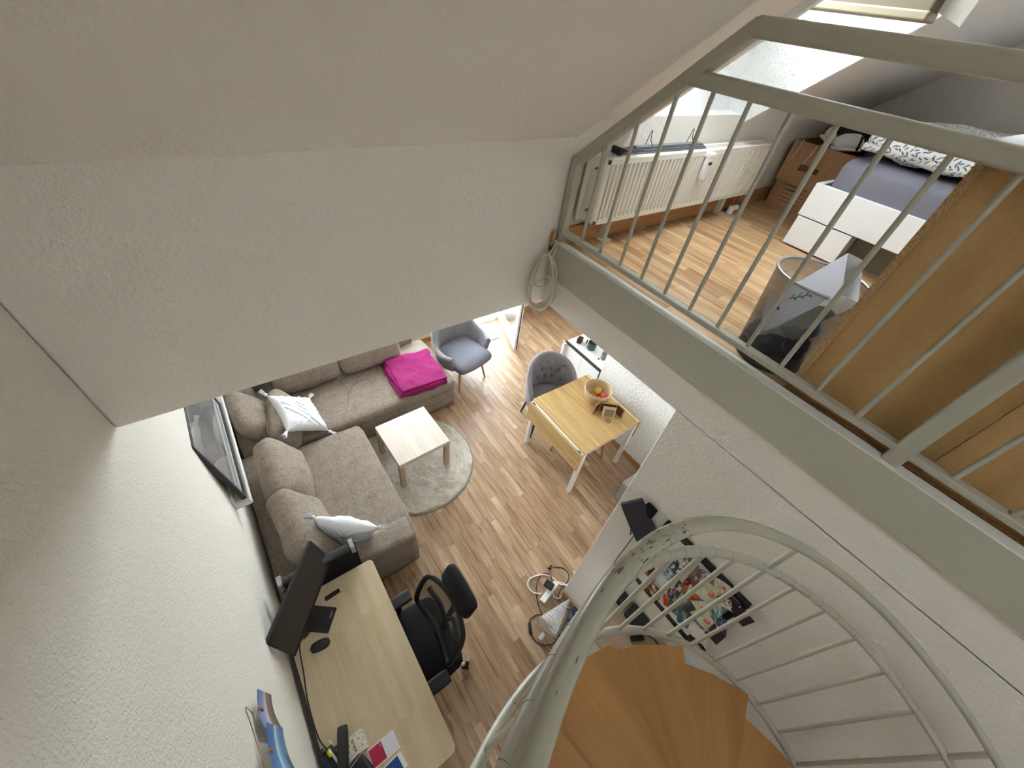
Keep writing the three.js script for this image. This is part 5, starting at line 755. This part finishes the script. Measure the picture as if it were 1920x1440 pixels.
// ------------------------------------------------------------------ bed
{ const t = thing('bed', 'white bed frame with drawers and grey mattress in the loft', 'bed', [0, YL, 0]); const y = (v) => v - YL; const x0 = 2.93, x1 = 4.45, z0 = -0.925, z1 = 1.1;
  mesh('side_rail', box(x0, x0 + 0.03, y(3.012), y(3.19), z0, z1, 0.002), M.white, t, 'z'); mesh('side_rail', box(x1 - 0.03, x1, y(2.84), y(3.19), z0, z1, 0.002), M.white, t, 'z'); mesh('end_rail', box(x0 + 0.031, x1 - 0.031, y(2.84), y(3.19), z0, z0 + 0.03, 0.002), M.white, t); mesh('end_rail', box(x0 + 0.031, x1 - 0.031, y(2.84), y(3.19), z1 - 0.03, z1, 0.002), M.white, t);
  mesh('drawer', [box(x0 + 0.001, x0 + 0.02, y(2.84), y(3.005), z0 + 0.008, -0.6, 0.002), box(x0 + 0.02, x0 + 0.5, y(2.85), y(2.86), z0 + 0.035, -0.61), box(x0 + 0.02, x0 + 0.5, y(2.85), y(2.98), -0.62, -0.61)], M.white, t, 'z');
  mesh('slatted_base', box(x0 + 0.031, x1 - 0.031, y(3.05), y(3.08), z0 + 0.031, z1 - 0.031), mat(0x8a8478, 0.9), t);
  mesh('mattress', softBox(x1 - x0 - 0.075, 0.26, z1 - z0 - 0.08, 0.06, { n: 18, ny: 8, bulge: [0.012, 0.01, 0.01], noise: 0.006 }).translate((x0 + x1) / 2, y(3.21), (z0 + z1) / 2), M.sheet, t);
  const b = thing('under_bed_box', 'taupe storage box pushed under the bed beside the drawer', 'box', [3.1, YL, -0.6]); mesh('box_body', box(0, 0.5, 0, 0.14, 0, 0.46, 0.004), mat(0x8b8378, 0.85), b); mesh('lid', box(-0.004, 0.504, 0.135, 0.15, -0.004, 0.464, 0.004), mat(0x989084, 0.8), b);
  const leafTex = canvasTex(1024, 1024, (x, w, h) => { x.fillStyle = '#eceeef'; x.fillRect(0, 0, w, h); seed = 77; for (let i = 0; i < 2300; i++) { x.save(); x.translate((i % 48) * 21.5 + rr(-8, 8), Math.floor(i / 48) * 21.5 + rr(-8, 8)); x.rotate(rr(-0.6, 0.6) + (i % 2 ? 0.7 : -0.7)); x.fillStyle = ['#6d7377', '#868c90', '#5f666a'][i % 3]; x.beginPath(); x.ellipse(0, 0, 3.4, 11, 0, 0, 6.3); x.fill(); x.restore(); } }); leafTex.wrapS = leafTex.wrapT = THREE.RepeatWrapping;
  const d = thing('duvet', 'white duvet with grey leaf pattern on the bed', 'duvet', [3.72, 3.375, -0.02]); mesh('cover', softBox(1.36, 0.13, 1.7, 0.06, { n: 34, ny: 8, bulge: [0.01, 0.02, 0.01], noise: 0.03, freq: 5, s: 4 }).translate(0, 0.06, 0), mat(0xffffff, 0.95, { map: inMetres(leafTex, 0.95), bumpMap: inMetres(fineBump, 0.2), bumpScale: 0.001 }), d); mesh('turned_edge', softBox(0.05, 0.035, 1.66, 0.016, { n: 8, nz: 30, noise: 0.014, freq: 7, s: 6 }).translate(-0.655, 0.02, 0), mat(0xe4e0d8, 0.95, { map: inMetres(leafTex, 0.95) }), d);
  const q = thing('dark_pillow', 'dark pillow lying at the far side of the bed by the cabinet', 'pillow', [4.12, 3.44, -0.42]); mesh('cover', pillow(0.5, 0.4, 0.09, { s: 4 }).rotateY(PI / 2), mat(0x2a2a32, 0.95), q); mesh('piping', tube([[-0.2, 0, -0.28], [0.2, 0, -0.28], [0.2, 0, 0.28], [-0.2, 0, 0.28]], 0.004, 40, 5, true), M.blackMatte, q);
}
// ------------------------------------------------------------------ cabinet seen from behind
{ const t = thing('cabinet', 'low white cabinet seen from its brown hardboard back beside the loft railing', 'cabinet', [0, YL, 0]); const y = (v) => v - YL; const x0 = 1.5, x1 = 1.88, z0 = -0.187, z1 = 1.3;
  mesh('side_panel', box(x0 + 0.002, x1, y(2.855), y(3.6), z0, z0 + 0.018), M.whiteMatte, t); mesh('side_panel', box(x0 + 0.002, x1, y(2.855), y(3.6), z1 - 0.018, z1), M.whiteMatte, t);
  mesh('chipboard_edge', box(x0, x0 + 0.002, y(2.855), y(3.6), z0, z0 + 0.018), M.chip, t, 'y').userData.label = 'bare chipboard edge'; mesh('chipboard_edge', box(x0 - 0.004, x0 + 0.002, y(2.84), y(2.857), z0 - 0.004, z1), M.chip, t, 'z');
  mesh('bottom_panel', box(x0 + 0.002, x1, y(2.84), y(2.857), z0, z1), M.chip, t, 'z'); mesh('top_panel', box(x0 - 0.012, x1 + 0.01, y(3.602), y(3.648), z0 - 0.008, z1 + 0.01, 0.003), M.whiteMatte, t, 'z');
  mesh('back_panel', box(x0 + 0.006, x0 + 0.01, y(2.86), y(3.6), z0 + 0.018, 0.2435), M.hardboard, t, 'z'); mesh('back_panel', box(x0 + 0.006, x0 + 0.01, y(2.86), y(3.6), 0.2455, z1 - 0.018), M.hardboard, t, 'z');
  for (const [a, b] of [[0.2, 3.2], [-0.1, 3.4], [0.5, 3.1]]) mesh('nail', new THREE.SphereGeometry(0.0025, 6, 5).translate(x0 + 0.006, y(b), a), M.darkPlastic, t);
  mesh('shelf', box(x0 + 0.012, x1 - 0.02, y(3.2), y(3.218), z0 + 0.02, z1 - 0.02), M.whiteMatte, t); for (const k of [0, 1]) mesh('door', box(x1, x1 + 0.018, y(2.86), y(3.598), z0 + 0.002 + k * 0.745, z0 + 0.74 + k * 0.745, 0.002), M.white, t);
}
// ------------------------------------------------------------------ mesh bin with rubbish
{ const t = thing('mesh_bin', 'grey metal mesh wastepaper bin behind the loft railing', 'bin', [1.665, YL, -0.335]);
  const n2 = dataTex(64, 64, (u, v, x, y) => { const a = (x % 32) - 16, b = (y % 32) - 16, c = ((x + 16) % 32) - 16, d = ((y + 16) % 32) - 16; const k = (a * a + b * b < 72 || c * c + d * d < 72) ? 0 : 255; return [k, k, k]; }, false);
  const wall = lathe([[0.122, 0.012], [0.136, 0.18], [0.15, 0.35]], 64); const uv = wall.attributes.uv; for (let i = 0; i < uv.count; i++) uv.setXY(i, uv.getX(i) * 0.86, uv.getY(i) * 0.35); 
  mesh('mesh_wall', keep(wall), new THREE.MeshStandardMaterial({ color: 0x5a5b5e, roughness: 0.45, metalness: 0.6, side: THREE.DoubleSide, alphaMap: inMetres(n2, 0.0085), transparent: true }), t);
  mesh('rim', new THREE.TorusGeometry(0.1505, 0.0052, 10, 64).rotateX(PI / 2).translate(0, 0.351, 0), M.silver, t); mesh('base', lathe([[0.001, 0.006], [0.122, 0.006], [0.126, 0.012], [0.126, 0.0], [0.001, 0.0]], 48), mat(0x56575a, 0.4, { metalness: 0.6 }), t);
  const crumple = (name, label, cat, c, r, p, s, mt = 0.6) => { const o = thing(name, label, cat, [1.665 + p[0], YL + p[1], -0.335 + p[2]]); let g = new THREE.IcosahedronGeometry(r, 5); g.deleteAttribute('uv'); g.deleteAttribute('normal'); g = mergeVertices(g); const q = g.attributes.position, v = V(); for (let i = 0; i < q.count; i++) { v.fromBufferAttribute(q, i); const k = 1 + 0.28 * noise3(v.x * 38 + s, v.y * 38, v.z * 38, s) + 0.14 * Math.abs(noise3(v.x * 90, v.y * 90 + s, v.z * 90, s)); v.multiplyScalar(k); q.setXYZ(i, v.x, v.y * 0.8, v.z); } g.computeVertexNormals(); mesh('crumpled_sheet', g, mat(c, mt), o); mesh('torn_edge', cbox(r * 1.1, 0.002, r * 0.8).rotateX(0.5).rotateZ(0.4 * s % 1).translate(0, r * 0.7, 0), mat(c, mt), o); };
  crumple('crumpled_wrapper', 'crumpled black plastic at the bottom of the mesh bin', 'rubbish', 0x17171a, 0.062, [0.03, 0.075, 0.045], 2, 0.3); crumple('crumpled_wrapper', 'crumpled black foil on the railing side of the bin', 'rubbish', 0x101013, 0.052, [-0.055, 0.075, 0.0], 5, 0.3); crumple('crumpled_wrapper', 'grey crumpled wrapper in the back of the bin', 'rubbish', 0x6d6d74, 0.055, [0.0, 0.07, -0.065], 7, 0.5); crumple('crumpled_wrapper', 'blue crumpled packet in the middle of the bin', 'rubbish', 0x4f7f9a, 0.045, [0.02, 0.17, 0.05], 9, 0.5); crumple('crumpled_wrapper', 'pale torn paper halfway up the bin', 'rubbish', 0xb9b6b4, 0.04, [-0.05, 0.17, 0.03], 11, 0.8); crumple('crumpled_wrapper', 'shiny black crumpled foil near the cabinet side of the bin', 'rubbish', 0x1a1a1e, 0.045, [0.045, 0.16, -0.02], 13, 0.25);
  const bag = thing('paper_bag', 'white paper bag with green twig print sticking out of the bin', 'bag', [1.64, YL + 0.265, -0.325]); bag.rotation.set(R(-13), R(-141), R(-27), 'YXZ');
  const bagTex = canvasTex(256, 512, (x, w, h) => { x.fillStyle = '#e6e6ef'; x.fillRect(0, 0, w, h); x.strokeStyle = '#3f8a3c'; x.lineWidth = 7; x.beginPath(); x.moveTo(90, 330); x.lineTo(150, 180); x.stroke(); for (let k = 0; k < 6; k++) { x.save(); x.translate(96 + k * 10, 315 - k * 25); x.rotate(k % 2 ? 0.9 : -0.6); x.fillStyle = '#46913f'; x.beginPath(); x.ellipse(0, -14, 6, 18, 0, 0, 6.3); x.fill(); x.restore(); } x.fillStyle = '#3a3d42'; x.save(); x.translate(110, 400); x.rotate(-0.5); x.fillRect(-30, -8, 60, 16); x.restore(); });
  const sheet = (w, h, a, off, m) => { const g = cardGeo(w, h, 0.002, 0.006, 10); return g.rotateX(a).translate(0, 0.03, off); };
  mesh('printed_side', keep(new THREE.PlaneGeometry(0.17, 0.34, 6, 6).translate(0, 0, 0.035)), mat(0xffffff, 0.8, { map: bagTex, side: THREE.DoubleSide }), bag); mesh('rear_side', keep(new THREE.PlaneGeometry(0.17, 0.34, 6, 6).translate(0, -0.01, -0.035)), M.paper, bag);
  mesh('gusset', [keep(new THREE.PlaneGeometry(0.07, 0.34).rotateY(PI / 2).translate(0.085, 0, 0)), keep(new THREE.PlaneGeometry(0.07, 0.34).rotateY(PI / 2).translate(-0.085, 0, 0)), keep(new THREE.PlaneGeometry(0.17, 0.07).rotateX(PI / 2).translate(0, -0.17, 0))], M.paper, bag);
}
// ------------------------------------------------------------------ cable bundle on the corner post, skylight blind
{ const t = thing('cord_bundle', 'coiled cream cord bundle hanging from the corner post of the loft railing', 'cord', [1.338, 2.84, -1.366]); seed = 123;
  for (let k = 0; k < 8; k++) { const w = rr(0.07, 0.108), h = rr(0.26, 0.335), tw = rr(-0.3, 0.3) + 0.75, pts = []; for (let j = 0; j < 14; j++) { const a = j / 14 * PI * 2, s = Math.sin(a), c = Math.cos(a), ww = w * (0.55 + 0.55 * (1 - s) / 2 + 0.1 * rr(-1, 1)); pts.push(V(ww * c * Math.cos(tw) - 0.012 + 0.003 * k * 0.3, -h / 2 + h / 2 * s, ww * c * Math.sin(tw) * 0.9 + rr(-0.01, 0.01))); } mesh('loop', tube(pts, 0.0036, 70, 7, true), M.cord, t); }
  mesh('wrap_tie', [new THREE.TorusGeometry(0.046, 0.003, 6, 24).scale(1, 0.6, 1).rotateX(PI / 2).rotateZ(0.1).translate(-0.01, -0.16, 0)], M.cord, t); mesh('hanging_end', tube([[0.0, 0.0, 0], [0.035, 0.06, 0.0], [0.06, 0.02, -0.02], [0.03, -0.03, 0]], 0.0036, 20, 6), M.cord, t);
  const s = thing('wooden_peg', 'short brown wooden peg with dark end behind the railing post', 'peg', [1.40, 2.855, -1.425]); mesh('peg_body', rod(V(0, 0.0, 0), V(0.002, 0.075, 0), 0.011, 10), M.legWood, s); mesh('dark_end', rod(V(-0.002, -0.03, 0), V(0, 0.0, 0), 0.012, 10), M.black, s);
}
{ const t = thing('blind_box', 'beige blind casing hanging inside the skylight', 'blind', [2.4, 3.86, -1.0]); mesh('casing', box(-0.05, 0.05, 0.004, 0.42, -0.25, 0.28, 0.01), mat(0x655b47, 0.7), t); mesh('bottom_bar', box(-0.055, 0.055, 0.0, 0.03, -0.252, 0.282, 0.008), mat(0x877c64, 0.6), t); mesh('end_cap', extrude([[0, 0.03], [0.09, 0], [0.11, 0.42], [0, 0.42]], 0.012).rotateY(-PI / 2).translate(0.03, 0.0, 0.284), mat(0xb5b0a2, 0.5), t); }
{ const t = thing('ledge_box', 'cream speckled little box standing in the skylight reveal', 'box', [2.36, 3.79, -1.33]); mesh('box_body', box(-0.02, 0.32, 0.0, 0.06, -0.09, 0.05, 0.004), mat(0xe2dccb, 0.8), t); mesh('speckles', Array.from({ length: 9 }, (_, i) => cbox(0.012, 0.004, 0.006).translate(0.02 + i * 0.03, 0.015 + 0.03 * h3(i, 2, 3), 0.0505)), M.darkPlastic, t).userData.kind = 'stuff'; }
scene.traverse((o) => { if (o.isMesh) { o.castShadow = o.receiveShadow = true; } });
renderer.render(scene, camera);
